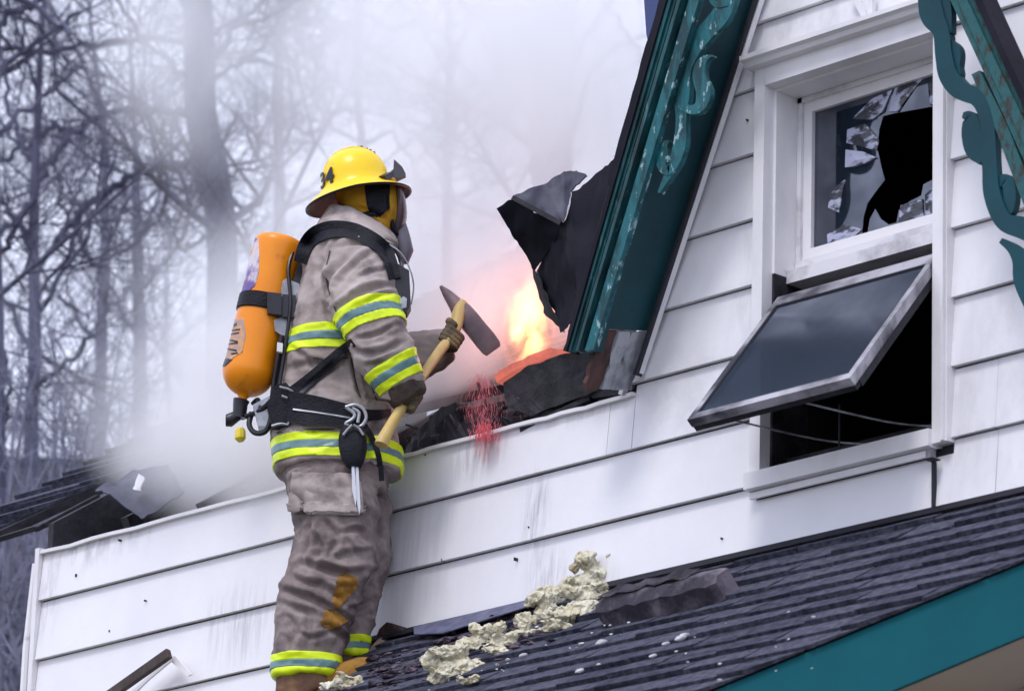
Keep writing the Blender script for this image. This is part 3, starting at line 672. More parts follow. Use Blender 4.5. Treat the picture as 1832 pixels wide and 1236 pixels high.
# torn felt flap standing out from the gable slope
fl = empty('roofing_felt_flap', W(1000, 450, -.1), 'black roofing felt flap torn loose and folded out above the flame', 'roofing felt')
sheet('outer_sheet', [(1108, 284, -.12), (1060, 316, -.13), (1022, 343, -.15), (1009, 392, -.17), (994, 432, -.16), (954, 484, -.12), (980, 545, -.12), (1008, 594, -.14), (1030, 560, -.22), (1074, 420, -.23)], M['felt'], fl, wr=.018, seed=1)
sheet('folded_corner', [(889, 373, -.30), (916, 356, -.28), (960, 378, -.24), (1006, 399, -.20), (994, 432, -.17), (956, 486, -.13), (925, 432, -.2)], M['felt'], fl, wr=.010, seed=2)
sheet('inner_lining', [(918, 353, -.26), (975, 328, -.20), (1010, 306, -.14), (1030, 308, -.10), (1054, 317, -.10), (1022, 344, -.13), (1008, 396, -.18), (960, 374, -.22)], M['felt_grey'], fl, wr=.012, seed=3)
sheet('torn_strip', [(951, 484, -.10), (962, 490, -.13), (985, 540, -.13), (1010, 596, -.14), (984, 566, -.11), (964, 534, -.10)], M['dark'], fl, sub=2, wr=.01, seed=4)
bm = bmesh.new(); bar(bm, W(918, 354, -.285), W(1004, 400, -.22), .016, .016); fin('fold_edge', bm, M['dark'], fl)

# ---------------------------------------------------------------- things lying on the porch roof
def onroof(px, py, h=0): u, v = pr.uv(px, py); return pr.P(u, v, h)
def clump(px, py, rx, ry, seed, label, h=.03):
    bm = bmesh.new(); cr_ = random.Random(seed * 17); c = onroof(px, py + ry * .3, h); s = 1.15 / 515
    for i in range(15):
        r_ = bmesh.ops.create_icosphere(bm, subdivisions=3, radius=1); k = cr_.uniform(.20, .46); o1 = (cr_.uniform(-.9, .9), cr_.uniform(-.5, .5), cr_.uniform(-.7, .75))
        if i == 0: k = .62; o1 = (0, 0, -.2)
        sx, sz = cr_.uniform(.6, 1.8), cr_.uniform(.45, 1.3); tw = cr_.uniform(-1.2, 1.2)
        for v in r_['verts']:
            q = v.co.copy(); q.x, q.z = q.x * sx * math.cos(tw) - q.z * sz * math.sin(tw), q.x * sx * math.sin(tw) + q.z * sz * math.cos(tw)
            v.co = c + HR * (q.x * k + o1[0]) * rx * s + HF * (q.y * k + o1[1]) * min(rx, ry) * s + Vector((0, 0, 1)) * (q.z * k + o1[2]) * ry * s
    bm = remeshed(bm, .0036, 4); bm.normal_update()
    for v in bm.verts:
        p = v.co * 30 + Vector((seed * 5.3, 0, 0)); v.co += mn.noise_vector(p * .9) * .013 + mn.noise_vector(p * 2.6) * .0065 + mn.noise_vector(p * 7) * .0026 - v.normal * .012 * max(0, .18 - abs(mn.noise(p * 1.3))) * 3
    o = fin('insulation_clump', bm, M['wool'], smooth=True, angle=70); tag(o, label, 'insulation', 'clumps of pale insulation on the porch roof')
clump(1068, 1040, 36, 38, 1, 'tallest pale insulation clump, against the white wall beside the charred timber')
clump(1060, 1075, 42, 20, 11, 'flat creamy insulation clump just beneath the tallest clump')
clump(985, 1080, 28, 34, 2, 'peaked insulation clump in the middle of the row, left of the tallest')
clump(1022, 1108, 40, 20, 3, 'low creamy insulation clump in front of the peaked one')
clump(920, 1148, 34, 24, 4, 'rounded insulation clump with folds, right of the brownish one')
clump(862, 1150, 32, 26, 5, 'brownish-shaded insulation clump above the lowest clump')
clump(820, 1196, 42, 36, 6, 'lowest and roundest pale insulation clump, nearest the boots')
for q_ in ((893, 1172, 16, 12, 21, 'small scrap of insulation just right of the lowest clump'), (952, 1120, 18, 14, 22, 'small scrap of insulation between the peaked clump and the rounded one'), (1000, 1132, 20, 9, 23, 'flat scrap of insulation in front of the low creamy clump'), (845, 1228, 16, 8, 24, 'tiny scrap of insulation below the lowest clump')): clump(*q_)
clump(620, 1232, 34, 12, 7, 'small white insulation scrap at the toes of the near boot')
bm = bmesh.new()
for i in range(60):
    if i < 40: px, py = rnd.uniform(760, 1160), 0; py = 1236 - (px - 760) * .36 + rnd.uniform(-40, 30)
    else: px, py = rnd.uniform(1000, 1500), rnd.uniform(1100, 1230)
    if py > 1300: continue
    c = onroof(px, py, .018); s = rnd.choice((.0025, .0035, .005, .007)) * rnd.uniform(.7, 1.2); r_ = bmesh.ops.create_icosphere(bm, subdivisions=1, radius=s)
    for v in r_['verts']: v.co = c + Vector((v.co.x * rnd.uniform(.8, 2), v.co.y, v.co.z * .7)) * rnd.uniform(.6, 1.3)
for (px, py, s) in ((1222, 1150, .012), (1195, 1160, .008), (1042, 1208, .010), (1080, 1157, .012), (1228, 1145, .01), (1172, 1182, .008), (940, 1180, .009)):
    c = onroof(px, py, .018); r_ = bmesh.ops.create_icosphere(bm, subdivisions=2, radius=s * .8)
    for v in r_['verts']: v.co = c + HR * v.co.x * 1.9 + Vector((0, v.co.y, v.co.z * .7)) + HR * 0 + mn.noise_vector(v.co * 90 + c) * s * .35 + Vector((0, 0, v.co.x * .6))
tag(fin('wool_crumbs', bm, mat('white_crumbs', (.7, .7, .72), .9)), 'scattered white crumbs of insulation on the shingles', None, None, 'stuff')
# charred timber on the shingles
tb = bmesh.new(); a = onroof(1092, 1118, .05); b = onroof(1312, 1068, .05)
sec = [(-.055, -.045), (.05, -.05), (.06, .02), (.03, .05), (-.045, .045)]
d = (b - a).normalized(); sd_ = d.cross(pr.n).normalized(); rows = []
for i in range(15):
    t = i / 14; k = 1 if 0 < i < 14 else .8
    if i < 3: k *= .75 + .08 * i
    rows.append([tb.verts.new(a.lerp(b, t) + sd_ * (s * k + rnd.uniform(-.006, .006)) + pr.n * (h * k + rnd.uniform(-.006, .006))) for s, h in sec])
for r0, r1 in zip(rows, rows[1:]):
    for k in range(5): tb.faces.new((r0[k], r0[(k + 1) % 5], r1[(k + 1) % 5], r1[k]))
tb.faces.new(rows[0]); tb.faces.new(rows[-1][::-1])
tm = empty('charred_timber', a, 'short charred timber with an ashen top lying across the porch shingles', 'timber')
fin('timber_body', tb, mat('ash_topped_char', (.045, .040, .055), .85, (.20, .17, .21), 7, (1, 1, 1), .42, .62, .8, 26), tm)
sheet2 = bmesh.new(); rows = []
for i in range(14):
    t = .06 + i / 13 * .72; w = .030 + .02 * math.sin(t * 9)
    rows.append([sheet2.verts.new(a.lerp(b, t) + sd_ * q + pr.n * (.052 + rnd.uniform(0, .012))) for q in (-.045, -.015, .02 + w * .3)])
for r0, r1 in zip(rows, rows[1:]):
    for k in range(2): sheet2.faces.new((r0[k], r0[k + 1], r1[k + 1], r1[k]))
bmesh.ops.solidify(sheet2, geom=sheet2.faces[:], thickness=.008)
fin('ash_crust', sheet2, mat('ash', (.15, .135, .17), .95, (.06, .055, .07), 12, bump=.8, bscale=40), tm)
# flat charred debris bed between the boots and the wool
bm = bmesh.new()
for i in range(420):
    t = rnd.random(); px = 665 + t * 330; py = 1215 - (px - 665) * .30 + rnd.gauss(-4, 17)
    c = onroof(px, py, rnd.uniform(.0, .02)); s = rnd.choice((.004, .006, .009, .014, .022)) * rnd.uniform(.7, 1.3)
    r_ = bmesh.ops.create_icosphere(bm, subdivisions=1, radius=1); q3 = Vector((rnd.uniform(.6, 2.2), rnd.uniform(.5, 1.2), rnd.uniform(.2, .6)))
    for v in r_['verts']:
        n = v.co.copy(); v.co = c + Vector((n.x * s * q3.x, n.y * s * q3.y, n.z * s * q3.z)) * (1 + .7 * mn.noise(n * 2 + c * 9))
tag(fin('charred_rubble', bm, mat('rubble', (.05, .038, .055), .9, (.16, .12, .15), 16, lo=.42, hi=.62, bump=1, bscale=50)), 'charred purple-brown rubble between the boots and the insulation', None, None, 'stuff')
bm = bmesh.new(); prism(bm, [onroof(745, 1133, .022), onroof(960, 1082, .022), onroof(965, 1096, .030), onroof(800, 1150, .035), onroof(748, 1150, .03)], pr.n * .004)
o = fin('bent_flashing', bm, mat('blue_lead', (.05, .06, .12), .5, (.12, .12, .2), 14)); tag(o, 'bluish lead flashing strip bent out along the foot of the white wall', 'flashing')
o = lump('burnt_knob', [(672, 1146), (680, 1126), (694, 1116), (712, 1120), (726, 1134), (740, 1140), (730, 1150), (700, 1152)], -.06, .05, M['brownwood'], sub=3, amp=.01, seed=9); tag(o, 'small burnt brown lump sticking up against the wall behind the boots', 'debris')
# broken timber and white metal at the lower left
bt = empty('broken_rafter', W(260, 1200, -.1), 'dark broken timber leaning up against the white wall at the lower left', 'timber')
bm = bmesh.new(); bar(bm, W(170, 1262, -.16), W(303, 1168, -.10), .036, .022, (0, 1, 0)); fin('timber', bm, M['oldwood'], bt, bevel=.004)
bm = bmesh.new(); prism(bm, [W(x, y, -.07) for x, y in ((303, 1174), (312, 1172), (342, 1205), (336, 1209), (305, 1182), (262, 1218), (236, 1244), (228, 1242))], (0, .008, 0)); fin('metal_flange', bm, M['trim'], bt)
# ---------------------------------------------------------------- bare trees
def DP(px, py, d):
    r = ray(px, py); return CAM + r * (d / r.dot(HF))
class TB:                                                # fast tube collector
    def __init__(s): s.v = []; s.f = []
    def tube(s, pts, rad, seg):
        n = len(pts); base = len(s.v); prev = None
        for i in range(n):
            d = (pts[min(i + 1, n - 1)] - pts[max(i - 1, 0)]); d.normalize()
            sv = (prev - d * prev.dot(d)) if prev is not None else d.cross(Vector((.3, .2, 1)) if abs(d.z) < .9 else Vector((1, .3, 0)))
            sv.normalize(); prev = sv; u = sv.cross(d)
            for k in range(seg):
                a = 2 * math.pi * k / seg; s.v.append(pts[i] + (sv * math.cos(a) + u * math.sin(a)) * rad[i])
        for i in range(n - 1):
            for k in range(seg):
                a = base + i * seg + k; b = base + i * seg + (k + 1) % seg; s.f.append((a, b, b + seg, a + seg))
    def out(s, name, m, parent):
        me = bpy.data.meshes.new(name); me.from_pydata([tuple(v) for v in s.v], [], s.f); me.polygons.foreach_set('use_smooth', [True] * len(me.polygons)); return link(name, me, m, parent)
tr_ = random.Random(11)
def rv(): return Vector((tr_.gauss(0, 1), tr_.gauss(0, 1), tr_.gauss(0, 1)))
def twig(tb, p, d, L, r, depth, curl=.22, up=.06):
    n = 5; pts = [p]; rad = [r]; dd = d.normalized()
    for i in range(n):
        dd = (dd + rv() * curl * .55 + Vector((0, 0, up))).normalized(); pts.append(pts[-1] + dd * L / n); rad.append(r * (1 - .62 * (i + 1) / n))
    tb.tube(pts, rad, 5 if r > .03 else (4 if r > .012 else 3))
    if depth <= 0: return
    for i in range(1, n + 1):
        k = 2 if tr_.random() < .55 else 1
        for _ in range(k):
            s = dd.cross(rv()).normalized(); nd_ = ((pts[i] - pts[i - 1]).normalized() * .75 + s * tr_.uniform(.5, 1.0)).normalized()
            twig(tb, pts[i], nd_, L * tr_.uniform(.38, .62), rad[i] * tr_.uniform(.5, .72), depth - 1, curl, up)
def tree(label, d, trunk, limbs, m, twigs=1.0, auto=0, tl=1.5, tdepth=2, jd=.6):
    """trunk, limbs: lists of (px, py, radius px) at distance d"""
    k = d / F_PX
    root = empty('bare_tree', DP(trunk[-1][0], 2200, d), label, 'tree', 'bare winter trees behind the house')
    tb = TB(); sp = smoothpts(trunk, 4)
    P = [DP(x, y, d) for x, y, r in sp]; tb.tube(P, [max(.01, r * k) for x, y, r in sp], 12)
    tb.out('trunk', m, root)
    tc = TB()
    for lb in limbs:
        sp2 = smoothpts(lb, 4); off = 0; Q = []
        dz = tr_.uniform(-jd, jd)
        for i, (x, y, r) in enumerate(sp2): Q.append(DP(x, y, d + dz * i / len(sp2)) + rv() * .015)
        tc.tube(Q, [max(.006, r * k) for x, y, r in sp2], 7)
        for i in range(1, len(Q)):
            nt_ = tr_.random() * twigs * .75
            for _ in range(int(nt_ + tr_.random())):
                a = (Q[i] - Q[i - 1]).normalized(); s = a.cross(rv()).normalized()
                twig(tc, Q[i], a * .5 + s + Vector((0, 0, .2)), tl * tr_.uniform(.5, 1.1), max(.007, sp2[i][2] * k * .40), tdepth)
    for _ in range(auto):
        i = tr_.randrange(2, len(P) - 1)
        s = (HR * tr_.choice((-1, 1)) + rv() * .5).normalized(); q = P[i]
        twig(tc, q, s + Vector((0, 0, .5)), tl * 1.7 * tr_.uniform(.6, 1.3), max(.014, sp[i][2] * k * .30), tdepth + 1)
    tc.out('crown', m, root)
    return root
tree('large tree with a thick leaning trunk rising left of the firefighter', 31,
     [(325, -140, 28), (350, -10, 29), (357, 90, 30), (359, 200, 30), (377, 290, 31), (393, 380, 29), (398, 470, 29), (395, 640, 28), (400, 900, 32), (410, 2200, 60)],
     [[(375, 345, 14), (350, 312, 10), (318, 293, 10), (285, 297, 9), (240, 318, 8.5), (195, 338, 8), (150, 374, 8), (110, 415, 7), (75, 470, 6), (55, 540, 4)],
      [(345, 204, 9), (290, 203, 8), (230, 200, 7), (180, 210, 7.5), (130, 238, 8), (95, 285, 7), (60, 345, 7), (20, 400, 7), (-40, 450, 6)],
      [(125, 238, 6), (95, 225, 5.5), (60, 255, 5.5), (10, 280, 5), (-30, 290, 5)],
      [(345, 70, 8), (270, 70, 6), (190, 78, 5.5), (110, 88, 6), (50, 92, 6.5), (-30, 80, 6)],
      [(60, 92, 5), (30, 118, 5), (-30, 138, 4)],
      [(345, 150, 6), (290, 100, 5), (240, 55, 4), (200, -10, 3)],
      [(385, 100, 8), (430, 50, 6), (480, 30, 5), (560, -20, 4)], [(388, 60, 6), (450, 20, 5), (500, -30, 4)],
      [(385, 140, 6), (440, 110, 5), (500, 120, 4), (560, 165, 3)], [(400, 330, 4), (440, 300, 3), (500, 292, 3), (560, 250, 2)],
      [(150, 372, 5), (120, 450, 4.5), (75, 520, 4), (60, 600, 3)], [(290, 300, 5), (300, 350, 4.5), (285, 395, 4), (240, 440, 4), (180, 470, 3)],
      [(365, 420, 5), (330, 450, 4), (310, 420, 3), (300, 380, 2)], [(410, 560, 5), (445, 480, 4), (440, 400, 3), (470, 350, 3)]], M['bark'], 1.05, 4, 1.1, 2)
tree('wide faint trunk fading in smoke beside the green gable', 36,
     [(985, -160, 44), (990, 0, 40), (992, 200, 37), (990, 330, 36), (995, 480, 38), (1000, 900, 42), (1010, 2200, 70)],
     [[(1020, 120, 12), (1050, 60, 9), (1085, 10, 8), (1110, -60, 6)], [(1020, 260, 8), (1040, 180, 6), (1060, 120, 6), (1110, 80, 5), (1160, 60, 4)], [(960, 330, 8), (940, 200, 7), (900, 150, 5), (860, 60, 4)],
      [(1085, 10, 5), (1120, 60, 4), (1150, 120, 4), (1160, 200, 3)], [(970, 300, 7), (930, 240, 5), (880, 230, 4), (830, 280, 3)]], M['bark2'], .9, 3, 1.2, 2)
tree('slim dark tree left of the leaning trunk with a forked top', 34,
     [(150, -60, 1.5), (165, 60, 3), (176, 160, 5), (185, 260, 7), (188, 400, 9), (186, 520, 11), (180, 700, 12), (170, 2200, 26)],
     [[(188, 440, 6), (215, 380, 5), (240, 330, 4), (250, 240, 3)], [(188, 500, 6), (140, 430, 5), (110, 360, 4), (90, 280, 3)], [(186, 560, 5), (230, 520, 4), (280, 480, 3), (330, 470, 2)], [(186, 620, 5), (130, 560, 4), (90, 520, 3), (40, 500, 3)]], M['bark2'], .9, 7, 1.1, 2)
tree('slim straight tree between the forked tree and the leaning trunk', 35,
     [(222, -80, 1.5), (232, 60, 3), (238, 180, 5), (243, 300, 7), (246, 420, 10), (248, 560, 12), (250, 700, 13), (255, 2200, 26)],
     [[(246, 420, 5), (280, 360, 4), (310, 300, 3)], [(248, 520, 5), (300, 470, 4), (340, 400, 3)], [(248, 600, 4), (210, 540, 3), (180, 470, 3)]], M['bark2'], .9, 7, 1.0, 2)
tree('dark gnarled trunk at the left edge of the wood', 30,
     [(92, -160, 3), (80, -20, 4.5), (72, 110, 6), (66, 240, 8), (60, 400, 10), (62, 560, 12), (60, 700, 13), (55, 840, 15), (50, 2200, 34)],
     [[(62, 450, 8), (20, 380, 6), (-30, 330, 5)], [(62, 560, 7), (110, 500, 5), (150, 440, 4), (170, 380, 3)], [(60, 700, 7), (120, 650, 5), (160, 600, 4)], [(66, 300, 7), (30, 240, 5), (10, 160, 4), (-10, 60, 4)], [(60, 640, 6), (20, 560, 5), (-20, 520, 4)]], M['bark'], 1.0, 7, 1.1, 2)
tree('tall tree at the far left edge with dense dark twigs at the top', 28,
     [(-30, -120, 14), (-20, 100, 16), (-18, 400, 20), (-14, 700, 24), (-10, 2200, 40)],
     [[(-20, 60, 8), (20, 30, 7), (60, 10, 6), (110, -20, 5)], [(-20, 160, 8), (30, 100, 6), (80, 60, 5), (140, 20, 4)], [(-20, 260, 7), (40, 200, 5), (90, 170, 4), (150, 110, 3)], [(-18, 20, 7), (30, -10, 6), (90, 30, 5), (130, 60, 4)],
      [(-18, 460, 7), (20, 430, 5), (60, 360, 4)], [(-18, 600, 7), (10, 640, 5), (20, 700, 5), (10, 760, 4)]], M['bark'], .9, 4, 1.1, 2)
tree('tree with fine drooping twigs fading in the smoke above the helmet', 38,
     [(660, -200, 16), (650, -60, 14), (640, 60, 10), (640, 180, 8), (650, 300, 8), (640, 600, 10), (640, 2200, 26)],
     [[(645, 40, 8), (600, 60, 6), (570, 110, 5), (560, 170, 4), (600, 220, 3)], [(645, 20, 7), (700, 50, 5), (760, 40, 4), (820, 80, 3)], [(640, 150, 6), (680, 130, 5), (740, 170, 4), (800, 160, 3)], [(640, 200, 6), (600, 200, 5), (560, 240, 4), (500, 220, 3)],
      [(645, 260, 6), (700, 240, 4), (740, 300, 3), (760, 350, 3)], [(648, -60, 9), (560, -30, 7), (500, 30, 6), (470, 90, 5), (430, 110, 4)], [(650, -80, 8), (740, -40, 6), (820, 0, 5), (880, 60, 4), (900, 140, 3)]], M['bark'], 1.3, 8, 1.2, 2)
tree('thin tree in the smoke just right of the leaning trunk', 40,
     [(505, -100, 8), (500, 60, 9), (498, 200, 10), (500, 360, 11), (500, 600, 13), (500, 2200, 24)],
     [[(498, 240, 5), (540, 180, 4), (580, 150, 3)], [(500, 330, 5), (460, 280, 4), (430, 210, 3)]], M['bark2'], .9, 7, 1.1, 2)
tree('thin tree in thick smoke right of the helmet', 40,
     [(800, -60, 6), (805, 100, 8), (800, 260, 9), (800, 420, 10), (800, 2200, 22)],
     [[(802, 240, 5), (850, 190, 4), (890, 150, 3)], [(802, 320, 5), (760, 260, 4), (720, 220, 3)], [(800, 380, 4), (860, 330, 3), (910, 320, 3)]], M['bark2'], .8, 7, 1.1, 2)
# dense far wood: nobody could count its twigs
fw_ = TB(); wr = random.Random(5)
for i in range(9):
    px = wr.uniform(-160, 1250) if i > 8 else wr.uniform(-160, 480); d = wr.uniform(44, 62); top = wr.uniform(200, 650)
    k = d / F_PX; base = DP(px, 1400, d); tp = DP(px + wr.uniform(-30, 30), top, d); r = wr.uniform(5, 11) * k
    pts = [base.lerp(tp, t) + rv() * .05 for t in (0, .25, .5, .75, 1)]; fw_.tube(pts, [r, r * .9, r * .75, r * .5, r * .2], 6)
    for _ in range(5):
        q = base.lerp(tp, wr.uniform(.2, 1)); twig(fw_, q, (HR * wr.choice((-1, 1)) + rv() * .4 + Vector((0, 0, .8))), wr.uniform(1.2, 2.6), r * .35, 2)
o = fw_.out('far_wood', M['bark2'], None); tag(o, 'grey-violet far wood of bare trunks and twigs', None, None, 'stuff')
# brush at the lower left, against the dull house behind
br = TB()
for i in range(38):
    q = DP(wr.uniform(-60, 140), 1330, wr.uniform(26, 31)); twig(br, q, Vector((wr.uniform(-.4, .4), wr.uniform(-.4, .4), 1)), wr.uniform(1.0, 2.6), .02, 2, .18, .02)
o = br.out('brush', M['bark2'], None); tag(o, 'tangled bare brush below the eaves at the lower left', None, None, 'stuff')
# dull flat-roofed building behind the trees, lower left
hb = empty('distant_house', DP(30, 1300, 42), 'dull brown-grey distant house behind the brush at the left edge', 'house')
hm = mat('dull_brown_wall', (.13, .115, .125), .9, (.08, .07, .08), 1.2, lo=.3, hi=.7); hd_ = mat('dark_green_parapet', (.030, .036, .036), .9)
A = DP(-260, 1500, 42); B = DP(126, 1500, 42); B2_ = DP(-260, 866, 42).z; T2_ = DP(0, 816, 42).z
bm = bmesh.new(); prism(bm, [(A.x, A.y, 0), (B.x, B.y, 0), (B.x, B.y, B2_), (A.x, A.y, B2_)], HF * 6); fin('wall', bm, hm, hb)
bm = bmesh.new(); prism(bm, [(A.x, A.y, B2_ + .001), (B.x, B.y, B2_ + .001), (B.x, B.y, T2_), (A.x, A.y, T2_)], HF * 6 - HF * .1 + HF * .0); o = fin('parapet', bm, hd_, hb)

# ---------------------------------------------------------------- fire and smoke
def ellipsoid_mesh(name, c, rx, ry, rz, sub=3, rough=0):
    bm = bmesh.new(); bmesh.ops.create_icosphere(bm, subdivisions=sub, radius=1)
    for v in bm.verts:
        q = v.co.copy(); k = 1 + rough * mn.noise(q * 2)
        v.co = c + (HR * q.x * rx + HF * q.y * ry + Vector((0, 0, 1)) * q.z * rz) * k
    bmesh.ops.recalc_face_normals(bm, faces=bm.faces[:]); me = bpy.data.meshes.new(name); bm.to_mesh(me); bm.free(); return me
def plume_space(nt):
    """coordinates turned so that x runs along HR, y along HF, z up (metres)"""
    tc = node(nt, 'ShaderNodeTexCoord'); mp = node(nt, 'ShaderNodeMapping'); mp.vector_type = 'POINT'
    mp.inputs['Rotation'].default_value = (0, 0, -PH); nt.links.new(tc.outputs['Object'], mp.inputs['Vector']); return mp.outputs[0]
def ps(p): return (p.dot(HR), p.dot(HF), p.z)
def math_(nt, op, a, b=None):
    n = node(nt, 'ShaderNodeMath', operation=op)
    for i, q in enumerate((a, b)):
        if q is None: continue
        if isinstance(q, (int, float)): n.inputs[i].default_value = q
        else: nt.links.new(q, n.inputs[i])
    return n.outputs[0]
def puff(nt, sp, c, rad, strength, inner=.15):
    m = node(nt, 'ShaderNodeMapping'); m.vector_type = 'TEXTURE'
    m.inputs['Location'].default_value = ps(c); m.inputs['Scale'].default_value = rad; nt.links.new(sp, m.inputs['Vector'])
    l = node(nt, 'ShaderNodeVectorMath', operation='LENGTH'); nt.links.new(m.outputs[0], l.inputs[0])
    r = node(nt, 'ShaderNodeMapRange', interpolation_type='SMOOTHSTEP'); r.inputs[1].default_value = 1; r.inputs[2].default_value = inner
    r.inputs[3].default_value = 0; r.inputs[4].default_value = strength; nt.links.new(l.outputs['Value'], r.inputs[0]); return r.outputs[0]
sm = bpy.data.materials.new('smoke'); sm.use_nodes = True; nt = sm.node_tree; nt.nodes.clear()
o_ = node(nt, 'ShaderNodeOutputMaterial'); pv = node(nt, 'ShaderNodeVolumePrincipled')
pv.inputs['Color'].default_value = (.985, .987, 1, 1); pv.inputs['Anisotropy'].default_value = 0
nt.links.new(pv.outputs[0], o_.inputs['Volume'])
sp = plume_space(nt)
def DW(px): return 18.1 - .00225 * px                    # distance of the wall plane at that place
# (px, py), distance behind the wall, half sizes across / deep / high (m), strength
PUFFS = [((930, 560), .80, (.50, .50, .50), 3.6), ((840, 600), .60, (.36, .36, .34), 2.4), ((790, 470), .95, (.50, .60, .55), 3.4), ((860, 300), .8, (.55, .7, .60), 2.6), ((900, 60), .9, (.75, .8, .75), 2.2),
         ((600, 60), .8, (.65, .8, .75), 1.5), ((620, 400), .6, (.55, .7, .8), 2.0), ((700, 660), .55, (.5, .45, .38), 4.0),
         ((400, 815), .16, (.48, .42, .32), 6.0), ((300, 800), .5, (.40, .5, .26), 2.6), ((450, 690), .45, (.55, .6, .42), 4.2), ((540, 830), .14, (.45, .40, .36), 6.0), ((520, 560), .6, (.45, .6, .5), 2.0),
         ((345, 110), .5, (.50, .7, .60), 1.8), ((230, 720), 1.0, (.42, .5, .34), 1.3), ((330, 560), .7, (.45, .6, .6), 1.2), ((1050, 160), 1.1, (.55, .7, 1.0), 2.4),
         ((790, 660), .55, (.34, .30, .36), 3.2)]
tot = None
for (px, d_, rad, s) in PUFFS:
    d = DW(px[0]) + d_
    f = puff(nt, sp, DP(px[0], px[1], d), rad, s); tot = f if tot is None else math_(nt, 'ADD', tot, f)
nz = node(nt, 'ShaderNodeTexNoise'); nz.inputs['Scale'].default_value = 1.9; nz.inputs['Detail'].default_value = 3; nz.inputs['Distortion'].default_value = .8
mp = node(nt, 'ShaderNodeMapping'); mp.inputs['Scale'].default_value = (1, .7, .6); mp.inputs['Rotation'].default_value = (0, R(25), 0)
nt.links.new(sp, mp.inputs[0]); nt.links.new(mp.outputs[0], nz.inputs['Vector'])
r = node(nt, 'ShaderNodeMapRange'); r.inputs[1].default_value = .34; r.inputs[2].default_value = .66; r.inputs[3].default_value = .25; r.inputs[4].default_value = 1.6
nt.links.new(nz.outputs[0], r.inputs[0])
fc = DP(944, 572, 16.62)
clear = math_(nt, 'SUBTRACT', 1.0, puff(nt, sp, fc + HF * .15, (.19, .60, .27), .93, .35))
nt.links.new(math_(nt, 'MULTIPLY', clear, math_(nt, 'MULTIPLY', tot, r.outputs[0])), pv.inputs['Density'])
bm = bmesh.new(); box(bm, -14.75, -10.80, -.24, 2.4, zk(-1) + .6, 9.3)
o = fin('smoke', bm, sm); tag(o, 'thick white smoke pouring from the torn roof behind the firefighter', None, None, 'stuff')
# flame
fc = DP(944, 572, 16.62)
fm = bpy.data.materials.new('flame'); fm.use_nodes = True; nt = fm.node_tree; nt.nodes.clear()
o_ = node(nt, 'ShaderNodeOutputMaterial'); pv = node(nt, 'ShaderNodeVolumePrincipled'); nt.links.new(pv.outputs[0], o_.inputs['Volume'])
pv.inputs['Density'].default_value = 0; sp = plume_space(nt)
core = puff(nt, sp, fc + Vector((0, 0, -.01)), (.115, .10, .21), 1.0, 0); halo = puff(nt, sp, fc, (.17, .14, .28), 1.0, 0)
nz = node(nt, 'ShaderNodeTexNoise'); nz.inputs['Scale'].default_value = 12; nz.inputs['Detail'].default_value = 2; nz.inputs['Distortion'].default_value = 1.2; mp = node(nt, 'ShaderNodeMapping'); mp.inputs['Scale'].default_value = (1, 1, .45)
nt.links.new(sp, mp.inputs[0]); nt.links.new(mp.outputs[0], nz.inputs['Vector'])
r = node(nt, 'ShaderNodeMapRange'); r.inputs[1].default_value = .44; r.inputs[2].default_value = .60; r.inputs[3].default_value = .05; r.inputs[4].default_value = 1.6; nt.links.new(nz.outputs[0], r.inputs[0])
hs = math_(nt, 'MULTIPLY', halo, r.outputs[0]); e = math_(nt, 'ADD', math_(nt, 'MULTIPLY', math_(nt, 'MULTIPLY', core, r.outputs[0]), 34.0), math_(nt, 'MULTIPLY', hs, 6.0))
nt.links.new(e, pv.inputs['Emission Strength'])
cm = node(nt, 'ShaderNodeMix', data_type='RGBA'); cm.inputs[6].default_value = (1, .30, .16, 1); cm.inputs[7].default_value = (1, .56, .10, 1); nt.links.new(core, cm.inputs[0]); nt.links.new(cm.outputs[2], pv.inputs['Emission Color'])
fl_ = empty('flame', fc, 'bright yellow-white flame burning in the roof hole below the felt flap', 'flame')
link('flame_body', ellipsoid_mesh('flame_body', fc, .21, .17, .33), fm, fl_)
ld = bpy.data.lights.new('flame_light', 'POINT'); ld.energy = 3.2; ld.color = (1, .34, .30); ld.shadow_soft_size = .12
lo_ = bpy.data.objects.new('flame_light', ld); COL.objects.link(lo_); lo_.parent = fl_
# burning board under the flame
em = mat('glowing_ember_wood', (.30, .06, .04), .8, (.05, .02, .02), 14, (1, 1, 1), .42, .6, .8, 30)
b_ = em.node_tree.nodes['Principled BSDF']; b_.inputs['Emission Color'].default_value = (1, .25, .18, 1); b_.inputs['Emission Strength'].default_value = .40
o = lump('burning_board', [(884, 672), (905, 655), (945, 638), (985, 622), (1008, 624), (1010, 634), (980, 640), (945, 652), (910, 668), (888, 684)], .10, .12, em, sub=3, amp=.008, seed=8)
tag(o, 'glowing pink-orange burning board lying directly beneath the flame', 'board')
